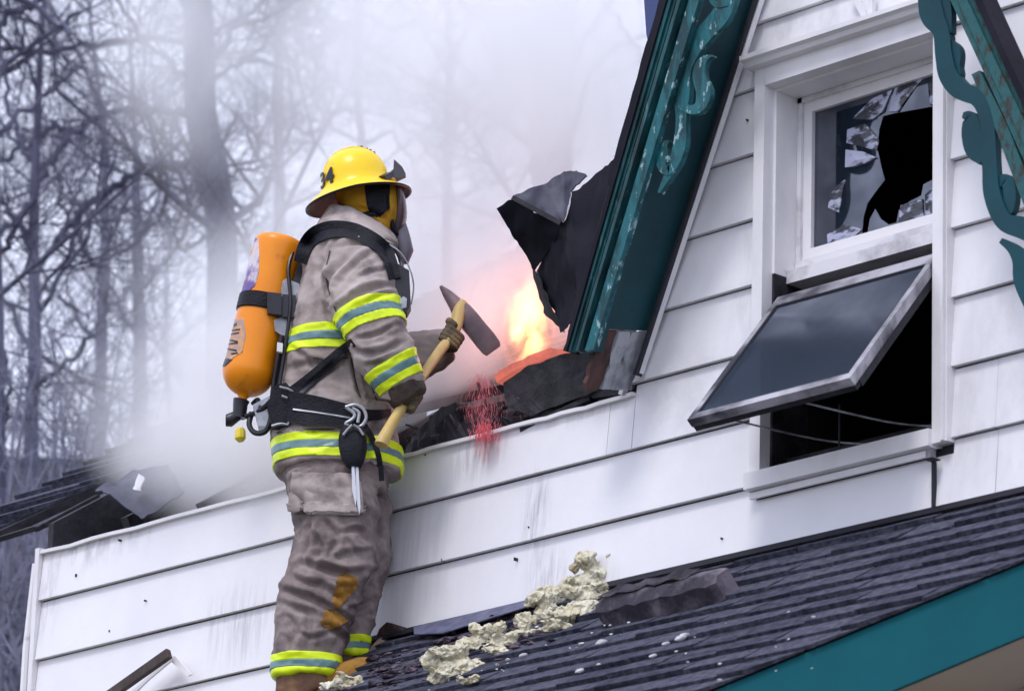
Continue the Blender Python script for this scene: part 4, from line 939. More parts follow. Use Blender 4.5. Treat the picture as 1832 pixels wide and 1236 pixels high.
# glowing shower of embers over the wall top
ev = TB(); er = random.Random(4)
for i in range(620):
    a_ = er.gauss(0, 1); py = er.uniform(668, 770); t0 = (py - 664) / 110; L = er.uniform(4, 17)
    f = lambda y: 864 + a_ * (3 + 17 * math.sin(min(1, max(0, (y - 660) / 120)) * 2.5))
    y0 = -.05 + er.uniform(-.07, .10); pts = [W(f(py + L * t) + er.uniform(-1, 1), py + L * t, y0) for t in (0, .5, 1)]
    rr = er.uniform(.0003, .0008); ev.tube(pts, [rr * .4, rr, rr * .3], 3)
for i in range(26):
    x = er.gauss(864, 12); y0 = -.06 + er.uniform(-.02, .02); L = er.uniform(15, 60); ev.tube([W(x, 775, y0), W(x + er.uniform(-3, 3), 775 + L, y0)], [.0010, .0003], 3)
ee = bpy.data.materials.new('ember_glow'); ee.use_nodes = True; b_ = ee.node_tree.nodes['Principled BSDF']; b_.inputs['Base Color'].default_value = (.5, .10, .13, 1); b_.inputs['Emission Color'].default_value = (1, .26, .32, 1); b_.inputs['Emission Strength'].default_value = .20
M['ember_red'] = ee.copy(); M['ember_red'].node_tree.nodes['Principled BSDF'].inputs['Emission Strength'].default_value = .16; M['ember_red'].node_tree.nodes['Principled BSDF'].inputs['Base Color'].default_value = (.4, .01, .03, 1)
o = ev.out('ember_shower', ee, None); tag(o, 'shower of thin red-pink glowing embers falling over the torn wall top', None, None, 'stuff')
rs_ = TB()
for i in range(150):
    x = er.gauss(866, 9); py = er.uniform(755, 782); y0 = -.06 + er.uniform(-.02, .03); L = er.uniform(3, 14); rs_.tube([W(x, py, y0), W(x + er.uniform(-3, 3), py + L * .5, y0 - .004), W(x + er.uniform(-4, 4), py + L, y0)], [.0006, .0018, .0004], 4)
o = rs_.out('red_sparks', M['ember_red'], None); tag(o, 'deep red sparks bunched at the wall ledge under the ember shower', None, None, 'stuff')
# ---------------------------------------------------------------- firefighter
from mathutils.bvhtree import BVHTree
PD = 16.28                                               # distance of the body's middle plane, just in front of the wall
PXM = 1 / 507                                            # metres per photo pixel there
def PQ(px, py, d=0.0): return DP(px, py, PD + d)
def proj(co):                                            # world -> photo pixels (numpy)
    q = co - np.array(CAM); z = q @ np.array(FW)
    return 916 + F_PX * (q @ np.array(RT)) / z, 618 - F_PX * (q @ np.array(UP)) / z
def loft(bm, secs, seg=28, ex=2.3, cap=True, n=3):
    """secs: (xl, yl, xr, yr, depth, half depth): silhouettes of the limb at successive stations"""
    secs = smoothpts(secs, n); rings = []
    for xl_, yl_, xr_, yr_, dc, hd in secs:
        a, b = PQ(xl_, yl_, dc), PQ(xr_, yr_, dc); c = (a + b) / 2; h = (b - a) / 2; ring = []
        for k in range(seg):
            t = 2 * math.pi * k / seg; cc, ss = math.cos(t), math.sin(t)
            x = math.copysign(abs(cc) ** (2 / ex), cc); y = math.copysign(abs(ss) ** (2 / ex), ss)
            ring.append(bm.verts.new(c + h * x + HF * hd * y))
        rings.append(ring)
    for r0, r1 in zip(rings, rings[1:]):
        for k in range(seg): bm.faces.new((r0[k], r0[(k + 1) % seg], r1[(k + 1) % seg], r1[k]))
    if cap: bm.faces.new(rings[0][::-1]); bm.faces.new(rings[-1])
    return rings
def cloth(b, folds, amp=.004, seed=0, big=.006):
    """real creases: measured fold lines plus crumple"""
    b.normal_update(); V = np.array([v.co[:] for v in b.verts]); N = np.array([v.normal[:] for v in b.verts])
    px, py = proj(V); disp = np.zeros(len(V)); face = (N @ np.array(FW)) < .25
    for pts, w, dep in folds:
        pts = smoothpts(pts, 4); best = np.full(len(V), 1e9); side = np.zeros(len(V)); tt = np.zeros(len(V))
        for i, (p, q) in enumerate(zip(pts, pts[1:])):
            ax, ay = p; bx, by = q; dx, dy = bx - ax, by - ay; L2 = dx * dx + dy * dy + 1e-9
            t = np.clip(((px - ax) * dx + (py - ay) * dy) / L2, 0, 1); d = np.hypot(px - ax - t * dx, py - ay - t * dy)
            s = np.sign((px - ax) * dy - (py - ay) * dx); m = d < best
            best[m] = d[m]; side[m] = s[m]; tt[m] = (i + t[m]) / (len(pts) - 1)
        end = np.sin(np.clip(tt, .02, .98) * np.pi) ** .5; sd_ = best * side
        disp += face * end * dep * 1.35 * (-np.exp(-(sd_ / w) ** 2) + .75 * np.exp(-((sd_ - 2.0 * w) / (1.1 * w)) ** 2) + .3 * np.exp(-((sd_ + 2.0 * w) / (1.1 * w)) ** 2))
    for i, v in enumerate(b.verts):
        p = v.co + Vector((seed, 0, 0)); q = p.copy(); q.z *= 1.6
        n1 = mn.noise(q * 5.5); n2 = 1 - 2.2 * abs(mn.noise(q * 7.5 + Vector((4, 2, 1)) + q.yzx * 3)) ** .75; n3 = 1 - 2 * abs(mn.noise(q * 21)); n4 = mn.noise(p * 60)
        v.co += v.normal * (disp[i] + big * n1 + amp * (.9 * n2 + .5 * n3) + .0006 * n4)
    b.normal_update(); return b
def cut_copy(b, planes, pred=None):
    c = b.copy(); bm = c
    if pred:
        kill = [f for f in bm.faces if not pred(f.calc_center_median(), f.normal)]; bmesh.ops.delete(bm, geom=kill, context='FACES')
    for p, n in planes:
        bmesh.ops.bisect_plane(bm, geom=bm.verts[:] + bm.edges[:] + bm.faces[:], plane_co=p, plane_no=n, clear_inner=True)
    return bm
def biggest(bm):
    seen = set(); best = []
    for f in bm.faces:
        if f in seen: continue
        st = [f]; comp = []; seen.add(f)
        while st:
            q = st.pop(); comp.append(q)
            for e in q.edges:
                for g in e.link_faces:
                    if g not in seen: seen.add(g); st.append(g)
        if len(comp) > len(best): best = comp
    bs = set(best); bmesh.ops.delete(bm, geom=[f for f in bm.faces if f not in bs], context='FACES')
def puffout(bm, off):
    biggest(bm)
    bm.normal_update(); vs = [(v, v.normal.copy()) for v in bm.verts]; old = {v: v.co.copy() for v in bm.verts}
    for v, n in vs: v.co += n * off
    bd = [e for e in bm.edges if len(e.link_faces) == 1]
    r = bmesh.ops.extrude_edge_only(bm, edges=bd)
    new = [g for g in r['geom'] if isinstance(g, bmesh.types.BMVert)]
    for v in new:
        near = min((n for e in v.link_edges for n in [e.other_vert(v)] if n in old), key=lambda q: (q.co - v.co).length, default=None)
        if near is not None: v.co = v.co - dict_n[near] * (off + .002) if False else v.co - near.normal * (off + .002)
    return bm
def pxpatch(b, poly, off, name, m, parent, facing=.1, pred=None):
    """surface piece seen inside a convex outline, raised from the cloth it is sewn on"""
    n = len(poly); sgn = 1 if sum(poly[i][0] * poly[(i + 1) % n][1] - poly[(i + 1) % n][0] * poly[i][1] for i in range(n)) > 0 else -1
    pl = []
    for i in range(n):
        a, c = ray(*poly[i]), ray(*poly[(i + 1) % n]); nn = a.cross(c).normalized()
        mid = ray(sum(p[0] for p in poly) / n, sum(p[1] for p in poly) / n)
        if nn.dot(mid) < 0: nn = -nn
        pl.append((CAM, nn))
    mnx, mxx = min(p[0] for p in poly) - 15, max(p[0] for p in poly) + 15; mny, mxy = min(p[1] for p in poly) - 15, max(p[1] for p in poly) + 15
    def pr_(c, nrm):
        if nrm.dot(FW) > -facing * .2: return False
        q = c - CAM; z = q.dot(FW); x = 916 + F_PX * q.dot(RT) / z; y = 618 - F_PX * q.dot(UP) / z
        return mnx < x < mxx and mny < y < mxy and (pred is None or pred(c, nrm))
    bm = cut_copy(b, pl, pr_); puffout(bm, off)
    me = bpy.data.meshes.new(name); bm.to_mesh(me); bm.free(); me.polygons.foreach_set('use_smooth', [True] * len(me.polygons)); return link(name, me, m, parent)
def band(b, L, Rr, h, pred, parent, off=.004, tilt=None, dc=0):
    """triple reflective band: lime, silver, lime; L and Rr are the silhouette ends of its upper edge, h its height in px"""
    a0, b0 = PQ(*L, dc), PQ(*Rr, dc); a1, b1 = PQ(L[0] - (Rr[1] - L[1]) / max(1, abs(Rr[0] - L[0])) * h, L[1] + h, dc), None
    ax = (b0 - a0).normalized(); hd = HF if tilt is None else (HF + Vector(tilt)).normalized(); nn = ax.cross(hd).normalized()
    if nn.z > 0: nn = -nn                                # pointing down the limb
    H = h * PXM / .955
    for k, (u0, u1, m) in enumerate(((0, .34, 'lime'), (.34, .66, 'silver'), (.66, 1, 'lime'))):
        bm = cut_copy(b, [(a0 + nn * H * u0, nn), (a0 + nn * H * u1, -nn)], pred)
        if len(bm.faces) < 4: bm.free(); continue
        puffout(bm, off + (.0012 if m == 'silver' else 0))
        me = bpy.data.meshes.new('band'); bm.to_mesh(me); bm.free(); me.polygons.foreach_set('use_smooth', [True] * len(me.polygons))
        link('lime_band' if m == 'lime' else 'silver_band', me, M[m], parent)
M['coat'] = mat('tan_grey_turnout_cloth', (.29, .240, .225), .85, (.47, .405, .385), 4, (1, 1, 1), .38, .62, .55, 300, col3=(.085, .065, .066), scale3=5.2, lo3=.50, hi3=.72, bdist=.004)
M['trouser'] = mat('soiled_turnout_trousers', (.20, .160, .155), .9, (.33, .275, .26), 7, (1, 1, 1), .42, .66, .6, 260, col3=(.060, .044, .048), scale3=5.5, lo3=.46, hi3=.66, bdist=.004)
M['lime'] = mat('lime_reflective_tape', (.76, .95, .012), .4, (.62, .80, .02), 9, (1, 1, 1), .5, .8)
M['silver'] = mat('silver_reflective_tape', (.16, .29, .31), .35, (.11, .20, .22), 12, (1, 1, 1), .4, .7)
M['ochre'] = mat('ochre_leather', (.34, .165, .022), .75, (.16, .08, .02), 14, (1, 1, 1), .45, .65, .5, 60)
M['hood'] = mat('ochre_hood', (.50, .26, .012), .85, (.34, .16, .01), 12, (1, 1, 1), .45, .7, .4, 80)
M['helmet'] = mat('yellow_helmet', (.95, .66, .012), .28, (.88, .57, .008), 5, (1, 1, 1), .4, .7, .05, 30, col3=(.22, .15, .05), scale3=12, lo3=.62, hi3=.80)
M['helmet_under'] = mat('helmet_underside', (.13, .05, .03), .6, (.05, .02, .018), 6, (1, 1, 1), .4, .7)
M['blackn'] = mat('black_webbing', (.005, .005, .010), .55, (.014, .014, .024), 20, (1, 1, 1), .45, .7, .5, 120, spec=.22)
M['blackp'] = mat('black_plastic', (.010, .010, .014), .35, (.02, .02, .03), 8)
M['orange'] = mat('orange_cylinder_paint', (.90, .30, .004), .33, (.82, .25, .004), 3, (1, 1, 1), .4, .7, .04, 20, col3=(.40, .13, .02), scale3=13, lo3=.62, hi3=.82)
M['steel'] = mat('worn_grey_metal', (.42, .44, .48), .4, (.24, .25, .28), 12, metallic=.4)
M['axewood'] = mat('yellow_axe_handle', (.62, .45, .16), .5, (.48, .33, .11), 6, (1, 1, .4), .4, .7)
M['axehead'] = mat('axe_steel', (.20, .135, .145), .45, (.12, .09, .11), 9, metallic=.3)
M['glove'] = mat('dirty_leather_glove', (.085, .066, .040), .8, (.24, .17, .07), 11, (1, 1, 1), .48, .66, .6, 70)
M['sole'] = M['blackp']
for k_ in ('coat', 'trouser'):                           # fine crumple of heavy cloth, on top of the modelled folds
    nt = M[k_].node_tree; b_ = nt.nodes['Principled BSDF']; old = b_.inputs['Normal'].links[0].from_socket
    tc = node(nt, 'ShaderNodeTexCoord'); nz = node(nt, 'ShaderNodeTexNoise'); nz.noise_type = 'RIDGED_MULTIFRACTAL'; nz.inputs['Scale'].default_value = 13; nz.inputs['Detail'].default_value = 4; nz.inputs['Distortion'].default_value = .6
    nt.links.new(tc.outputs['Object'], nz.inputs['Vector']); bn = node(nt, 'ShaderNodeBump'); bn.inputs['Strength'].default_value = .55; bn.inputs['Distance'].default_value = .012
    nt.links.new(nz.outputs['Fac'], bn.inputs['Height']); nt.links.new(old, bn.inputs['Normal']); nt.links.new(bn.outputs[0], b_.inputs['Normal'])
man = empty('person', PQ(600, 1236), 'firefighter in tan turnout gear and yellow helmet standing on the porch roof, swinging an axe', 'person')
# ---- coat
bm = bmesh.new()
loft(bm, [(492, 846, 720, 850, 0, .20), (492, 838, 719, 842, 0, .20), (487, 800, 716, 808, 0, .195), (485, 765, 708, 772, 0, .185), (494, 722, 703, 728, 0, .172), (501, 690, 702, 700, 0, .175),
          (509, 640, 706, 650, 0, .19), (522, 585, 705, 590, 0, .20), (532, 530, 703, 535, 0, .21), (541, 480, 703, 488, 0, .215), (552, 438, 700, 452, 0, .20), (566, 411, 692, 432, 0, .15), (584, 392, 682, 415, 0, .105), (592, 378, 676, 405, 0, .085)], 36)
NEAR = [(592, 442, 684, 430, -.13, .10), (584, 488, 702, 476, -.19, .105), (590, 533, 713, 522, -.225, .10), (607, 575, 721, 560, -.245, .093), (621, 612, 728, 590, -.255, .088), (638, 652, 738, 618, -.26, .082), (666, 690, 746, 640, -.255, .07), (688, 712, 754, 666, -.24, .060), (698, 721, 755, 685, -.232, .044)]
loft(bm, NEAR, 28)
FAR = [(640, 455, 694, 450, .15, .09), (650, 540, 715, 530, .21, .09), (662, 620, 722, 585, .245, .085), (702, 688, 727, 600, .26, .078), (748, 684, 750, 594, .25, .066), (788, 660, 780, 589, .225, .052), (812, 642, 803, 590, .20, .044)]
loft(bm, FAR, 24)
loft(bm, [(566, 420, 712, 446, 0, .145), (574, 400, 710, 436, 0, .125), (587, 376, 703, 423, 0, .105), (593, 371, 698, 417, 0, .095)], 30)
cb = remeshed(bm, .0062, 4)
cfolds = [([(590, 530), (586, 505), (604, 480), (628, 458)], 5, .012), ([(604, 516), (619, 487), (649, 464), (668, 452)], 5, .010), ([(606, 552), (639, 529), (671, 516), (702, 514)], 5, .012), ([(580, 548), (594, 577), (612, 596)], 5, .010),
          ([(640, 500), (665, 488), (694, 480)], 4, .007), ([(655, 545), (680, 530), (706, 526)], 4, .006), ([(637, 606), (671, 599), (706, 583)], 4, .009), ([(632, 626), (658, 633), (691, 626), (719, 612)], 5, .011), ([(650, 655), (676, 650), (700, 636)], 4, .007),
          ([(694, 700), (714, 694), (736, 680)], 4, .006), ([(629, 634), (639, 689), (649, 716)], 4, .010), ([(560, 480), (556, 520), (548, 560)], 6, .008), ([(575, 470), (572, 510), (566, 560)], 5, .006), ([(520, 660), (560, 650), (600, 660)], 6, .008),
          ([(545, 700), (575, 672), (612, 650)], 5, .009), ([(656, 710), (690, 716), (704, 720)], 3, .008), ([(670, 730), (674, 760), (672, 790)], 5, .008), ([(540, 775), (580, 768), (606, 772)], 5, .006), ([(520, 620), (548, 640), (560, 660)], 5, .007), ([(585, 430), (575, 450), (572, 470)], 5, .007),
          ([(664, 745), (668, 765), (662, 800), (660, 838)], 5, .008), ([(600, 445), (640, 436), (672, 445)], 4, .006)]
cloth(cb, cfolds, .0058, 1, .006)
cb.faces.ensure_lookup_table()
axN = [((PQ(s[0], s[1], s[4]) + PQ(s[2], s[3], s[4])) / 2, (PQ(s[2], s[3], s[4]) - PQ(s[0], s[1], s[4])).length / 2) for s in smoothpts(NEAR, 3)]
axF = [((PQ(s[0], s[1], s[4]) + PQ(s[2], s[3], s[4])) / 2, (PQ(s[2], s[3], s[4]) - PQ(s[0], s[1], s[4])).length / 2) for s in smoothpts(FAR, 3)]
def inax(ax, c, k=1.12):
    p, r = min(ax, key=lambda q: (q[0] - c).length); return (p - c).length < max(r, .06) * k
isN = lambda c: inax(axN, c); isF = lambda c: inax(axF, c)
me = bpy.data.meshes.new('coat'); cb.to_mesh(me); me.polygons.foreach_set('use_smooth', [True] * len(me.polygons)); coat = link('coat', me, M['coat'], man)
tors = lambda c, n: not isN(c) and not isF(c)
band(cb, (486, 795), (722, 805), 42, lambda c, n: not isN(c), coat)
band(cb, (523, 604), (705, 612), 42, tors, coat)
def armband(secs, ax, u, h, pred):
    """band round a limb at arc position u (0..1 along its stations)"""
    s = smoothpts(secs, 6); i = int(u * (len(s) - 1)); c = lambda q: (PQ(q[0], q[1], q[4]) + PQ(q[2], q[3], q[4])) / 2
    p = c(s[i]); d = (c(s[min(i + 3, len(s) - 1)]) - c(s[max(i - 3, 0)])).normalized()
    H = h * PXM
    for u0, u1, m in ((0, .34, 'lime'), (.34, .66, 'silver'), (.66, 1, 'lime')):
        bm = cut_copy(cb, [(p + d * H * u0, d), (p + d * H * u1, -d)], pred); puffout(bm, .004)
        me = bpy.data.meshes.new('band'); bm.to_mesh(me); bm.free(); me.polygons.foreach_set('use_smooth', [True] * len(me.polygons)); link('lime_band' if m == 'lime' else 'silver_band', me, M[m], coat)
armband(NEAR, axN, .335, 46, lambda c, n: isN(c))
armband(NEAR, axN, .705, 42, lambda c, n: isN(c) and (c - PQ(700, 690, -.25)).length < .22)
# ---- trousers
bm = bmesh.new()
loft(bm, [(504, 800, 700, 806, 0, .175), (510, 850, 694, 855, 0, .19), (520, 885, 690, 885, 0, .18)], 32)
LN = [(512, 850, 668, 855, -.09, .115), (522, 905, 674, 905, -.10, .125), (531, 955, 674, 965, -.10, .12), (517, 1008, 664, 1022, -.10, .115), (502, 1052, 644, 1066, -.10, .108), (496, 1105, 628, 1112, -.10, .10), (491, 1160, 610, 1165, -.10, .093), (487, 1211, 603, 1209, -.10, .09)]
LF = [(560, 850, 692, 855, .10, .11), (575, 905, 697, 900, .10, .115), (590, 960, 699, 960, .10, .11), (590, 1020, 694, 1020, .10, .10), (592, 1065, 680, 1056, .10, .095), (590, 1110, 672, 1100, .10, .09), (589, 1150, 660, 1140, .10, .085), (590, 1180, 657, 1175, .10, .082)]
loft(bm, LN, 28); loft(bm, LF, 26)
tbm = remeshed(bm, .0065, 4)
tf = [([(558, 924), (551, 971), (541, 1009)], 4, .010), ([(541, 1008), (575, 1016), (615, 1026), (658, 1020)], 6, .020), ([(582, 931), (602, 962), (588, 995)], 5, .010), ([(608, 955), (642, 948), (655, 968)], 5, .010), ([(507, 1056), (541, 1066), (568, 1079), (618, 1106)], 6, .016),
      ([(600, 1000), (625, 990), (650, 992)], 5, .009), ([(520, 1030), (548, 1042), (580, 1046)], 5, .010), ([(625, 1090), (650, 1082), (664, 1070)], 5, .010), ([(548, 1085), (554, 1120), (552, 1155)], 5, .007), ([(515, 1100), (530, 1125), (525, 1150)], 5, .007),
      ([(585, 1120), (605, 1135), (600, 1158)], 5, .012), ([(508, 1080), (540, 1092), (566, 1098)], 5, .008), ([(560, 1040), (590, 1056), (612, 1075)], 5, .008), ([(530, 880), (545, 900), (550, 925)], 5, .010), ([(640, 900), (668, 930), (676, 965)], 6, .010), ([(655, 1040), (672, 1020), (684, 1000)], 5, .010), ([(565, 955), (575, 985), (560, 1005)], 5, .010), ([(620, 965), (636, 985), (660, 985)], 4, .009), ([(525, 1130), (560, 1140), (600, 1128)], 4, .006)]
cloth(tbm, tf, .0075, 5, .007)
me = bpy.data.meshes.new('trousers'); tbm.to_mesh(me); me.polygons.foreach_set('use_smooth', [True] * len(me.polygons)); tro = link('trousers', me, M['trouser'], man)
leg = lambda near: (lambda c, n: ((c - PQ(600, 1170)).dot(HF) < .0) == near)
for near, L, Rr, h in ((True, (488, 1175), (606, 1176), 38), (False, (590, 1149), (660, 1142), 34)): band(tbm, L, Rr, h, leg(near), tro, .004, None, -.1 if near else .1)
pk = pxpatch(tbm, [(527, 846), (640, 850), (648, 900), (640, 922), (560, 920), (521, 906)], .013, 'cargo_pocket', M['coat'], tro)
pxpatch(tbm, [(521, 900), (648, 905), (645, 917), (570, 919), (524, 912)], .019, 'pocket_flap', M['coat'], tro)
pxpatch(tbm, [(606, 1030), (622, 1028), (638, 1036), (640, 1048), (628, 1062), (614, 1082), (600, 1088), (595, 1076), (600, 1050)], .0055, 'knee_patch', M['ochre'], tro, pred=leg(True))
pxpatch(tbm, [(583, 1090), (596, 1092), (610, 1100), (622, 1110), (612, 1118), (594, 1123), (579, 1122), (574, 1112)], .0055, 'knee_patch', M['ochre'], tro, pred=leg(True))
# ---- body inside the clothes: one continuous figure
bm = bmesh.new()
sk = [PQ(600, 800), PQ(612, 640), PQ(630, 470), PQ(655, 405), PQ(668, 345), PQ(640, 460, -.13), PQ(668, 620, -.25), PQ(728, 700, -.235), PQ(650, 460, .13), PQ(700, 635, .25), PQ(808, 616, .2), PQ(592, 860, -.09), PQ(596, 1010, -.1), PQ(545, 1205, -.1), PQ(620, 860, .09), PQ(645, 1010, .1), PQ(622, 1170, .1)]
rs = [.13, .12, .13, .055, .085, .07, .045, .03, .07, .045, .03, .085, .06, .045, .085, .06, .045]
ed_ = [(0, 1), (1, 2), (2, 3), (3, 4), (2, 5), (5, 6), (6, 7), (2, 8), (8, 9), (9, 10), (0, 11), (11, 12), (12, 13), (0, 14), (14, 15), (15, 16)]
me = bpy.data.meshes.new('body'); me.from_pydata([tuple(p) for p in sk], ed_, []); bo = bpy.data.objects.new('body', me); COL.objects.link(bo)
bo.modifiers.new('s', 'SKIN'); sv = me.skin_vertices[0].data
for i, r_ in enumerate(rs): sv[i].radius = (r_, r_)
sv[0].use_root = True; bo.modifiers.new('u', 'SUBSURF').levels = 1
me2 = bpy.data.meshes.new_from_object(bo.evaluated_get(bpy.context.evaluated_depsgraph_get())); bpy.data.objects.remove(bo); me2.name = 'body'
link('body', me2, mat('skin', (.45, .27, .20), .6), man)
# ---- boots
def boot(secs, sole, m, nm='boot'):
    bm = bmesh.new(); loft(bm, secs, 20, 2.6); b = remeshed(bm, .008, 2); cloth(b, [], .002, 3, .002)
    me = bpy.data.meshes.new(nm); b.to_mesh(me); b.free(); me.polygons.foreach_set('use_smooth', [True] * len(me.polygons)); o = link(nm, me, m, man)
    bm = bmesh.new(); loft(bm, sole, 20, 3); fin('sole', bm, M['sole'], o, smooth=True, bevel=0); return o
bm_b = M['ochre']
bbrown = mat('brown_boot_leather', (.13, .065, .04), .7, (.25, .14, .06), 10, lo=.45, hi=.65, bump=.4)
o = boot([(493, 1200, 600, 1200, -.1, .075), (493, 1225, 596, 1222, -.1, .075), (494, 1250, 606, 1232, -.1, .07), (510, 1290, 620, 1196, -.1, .062)], [(500, 1262, 500, 1296, -.1, .05), (560, 1252, 570, 1272, -.1, .05), (640, 1216, 650, 1232, -.1, .052)], bbrown)
o = boot([(560, 1270, 570, 1196, -.1, .058), (600, 1250, 600, 1190, -.1, .058), (636, 1228, 628, 1180, -.1, .055), (664, 1212, 654, 1176, -.1, .048), (682, 1200, 672, 1178, -.1, .036)], [(560, 1272, 566, 1284, -.1, .056), (640, 1226, 648, 1238, -.1, .058), (684, 1198, 690, 1208, -.1, .04)], M['ochre'], 'boot_toe')
o = boot([(594, 1170, 655, 1166, .1, .07), (596, 1200, 664, 1178, .1, .065), (610, 1222, 670, 1160, .1, .058), (650, 1196, 676, 1146, .1, .055), (690, 1178, 692, 1142, .1, .05), (712, 1168, 708, 1152, .1, .034)], [(620, 1224, 626, 1236, .1, .05), (690, 1184, 696, 1194, .1, .052), (714, 1166, 718, 1174, .1, .036)], mat('dusty_boot_leather', (.20, .12, .10), .8, (.30, .20, .17), 12, bump=.4))
# ---- helmet
hb_ = PQ(641, 357, .0)
fv = (PQ(735, 343.5, 0) - PQ(547, 374, 0)) / 188; hv = HF.cross(fv).normalized() * -1
if hv.z < 0: hv = -hv
hv *= fv.length
def HP(f, l, h): return hb_ + fv * f + HF * l + hv * h
prof = [(93, .155, 0), (94, .157, 1.6), (92, .155, 3.2), (80, .140, 9), (70, .126, 15), (63, .118, 24), (60, .115, 36), (58, .112, 50), (53, .103, 64), (44, .086, 77), (32, .062, 86), (17, .033, 92), (5, .01, 94)]
def helm(prof, seg=48, close=True, tw=0):
    bm = bmesh.new(); rings = []
    for (rf, rl, h) in prof:
        ring = []
        for k in range(seg):
            a = 2 * math.pi * k / seg; back = max(0, -math.cos(a)); dr = -6 * back * (1 if h < 6 else 0)
            ring.append(bm.verts.new(HP(rf * math.cos(a), rl * math.sin(a), h + dr)))
        rings.append(ring)
    for r0, r1 in zip(rings, rings[1:]):
        for k in range(seg): bm.faces.new((r0[k], r0[(k + 1) % seg], r1[(k + 1) % seg], r1[k]))
    if close: bm.faces.new(rings[-1])
    return bm
hel = fin('helmet', helm(prof), M['helmet'], man, smooth=True, angle=60)
fin('brim_trim', helm([(92, .153, -2.2), (95.5, .159, -1.4), (95.8, .160, 1.2), (93.5, .156, 1.9), (92, .153, -2.2)], close=False), M['blackp'], hel, smooth=True, angle=70)
fin('brim_underside', helm([(92, .153, -.6), (80, .138, 4), (66, .118, 9), (56, .105, 16), (10, .01, 18)]), M['helmet_under'], hel, smooth=True)
# crown ridges
for dl in (-.045, 0, .045):
    bm = bmesh.new(); pts = []
    for i in range(13):
        a = math.pi * i / 12; k = math.sqrt(max(.05, 1 - (dl / .112) ** 2)); pts.append(HP(-58 * math.cos(a) * k, dl, 38 + 57 * math.sin(a) * (k if k < 1 else 1)))
    tube(bm, pts, .004, 6); fin('ridge', bm, M['helmet'], hel, smooth=True)
bm = bmesh.new()
for (f, l, h) in ((8, -.03, 90), (16, -.02, 91), (24, -.03, 84), (30, -.01, 84), (36, -.025, 76)): bar(bm, HP(f, l, h), HP(f + 7, l + .004, h + 1), .010, .010)
fin('crest_clip', bm, M['blackp'], hel, bevel=.001)
# front shield holder
bm = bmesh.new(); prism(bm, [HP(f, -.02, h) for f, h in ((58, 20), (70, 24), (90, 30), (86, 44), (74, 60), (70, 42), (60, 36))], HF * .045); fin('shield_holder', bm, mat('grey_black_plastic', (.05, .055, .075), .5), hel, bevel=.003)
bm = bmesh.new(); bar(bm, HP(46, -.10, 14), HP(62, -.06, 26), .03, .02); fin('shield_screw', bm, M['blackp'], hel, bevel=.003)
# number on the crown, wrapped round its side
tc_ = bpy.data.curves.new('number', 'FONT'); tc_.body = '34'; tc_.size = 1; tc_.extrude = .02; tc_.offset = .022; to = bpy.data.objects.new('tmp', tc_); COL.objects.link(to)
me = bpy.data.meshes.new_from_object(to.evaluated_get(bpy.context.evaluated_depsgraph_get())); bpy.data.objects.remove(to)
bm = bmesh.new(); bm.from_mesh(me); bpy.data.meshes.remove(me)
bmesh.ops.subdivide_edges(bm, edges=[e for e in bm.edges if e.calc_length() > .1], cuts=3)
for v in bm.verts:
    x, y, z = v.co; ang = R(193) + x * R(42) + R(0); h = 24 + y * 40 + 0; k = 1.0 + (z * .6 + .012); t = min(1, max(0, (h - 24) / 30)); rf = (62.5 - 4 * t) * k + 1.2; rl = (.1178 - .005 * t) * k + .0022
    v.co = HP(rf * math.cos(ang), rl * math.sin(ang), h)
fin('number', bm, M['blackp'], hel)
# ---- hood and mask
bm = bmesh.new(); loft(bm, [(606, 330, 708, 322, 0, .082), (602, 345, 716, 340, 0, .086), (606, 365, 720, 362, 0, .086), (618, 384, 721, 382, 0, .080), (634, 400, 717, 400, 0, .068), (628, 418, 706, 414, 0, .06), (610, 440, 700, 436, 0, .075)], 28)
hbm = remeshed(bm, .006, 2); cloth(hbm, [([(640, 372), (670, 380), (690, 395)], 4, .006), ([(665, 392), (672, 402), (668, 415)], 4, .007), ([(690, 345), (694, 370), (690, 395)], 3, .005)], .0022, 8, .003)
me = bpy.data.meshes.new('hood'); hbm.to_mesh(me); me.polygons.foreach_set('use_smooth', [True] * len(me.polygons)); hood = link('hood', me, M['hood'], man)
pxpatch(hbm, [(652, 330), (696, 328), (697, 372), (684, 380), (668, 386), (656, 366)], .006, 'ear_flap', M['blackn'], hood)
pxpatch(hbm, [(600, 374), (640, 382), (676, 376), (690, 378), (680, 388), (640, 392), (604, 384)], .0035, 'chin_strap', M['blackn'], hood)
bm = bmesh.new(); loft(bm, [(706, 345, 722, 345, 0, .07), (708, 365, 727, 365, 0, .075), (706, 388, 728, 388, 0, .066), (702, 408, 722, 410, 0, .045), (700, 418, 716, 420, 0, .03)], 24)
mask_ = fin('face_mask', bm, mat('smoky_mask', (.10, .07, .08), .25), man, smooth=True)
bm = bmesh.new(); tube(bm, [PQ(716, 402), PQ(720, 425, -.01), PQ(725, 450, -.01), PQ(722, 470, -.01)], [.022, .028, .030, .018], 14); fin('regulator', bm, mat('grey_regulator', (.13, .12, .15), .5), mask_, smooth=True)
bm = bmesh.new(); tube(bm, [PQ(700, 394, -.05), PQ(704, 410, -.045), PQ(710, 420, -.03)], .009, 8); fin('strap', bm, M['blackn'], mask_, smooth=True)
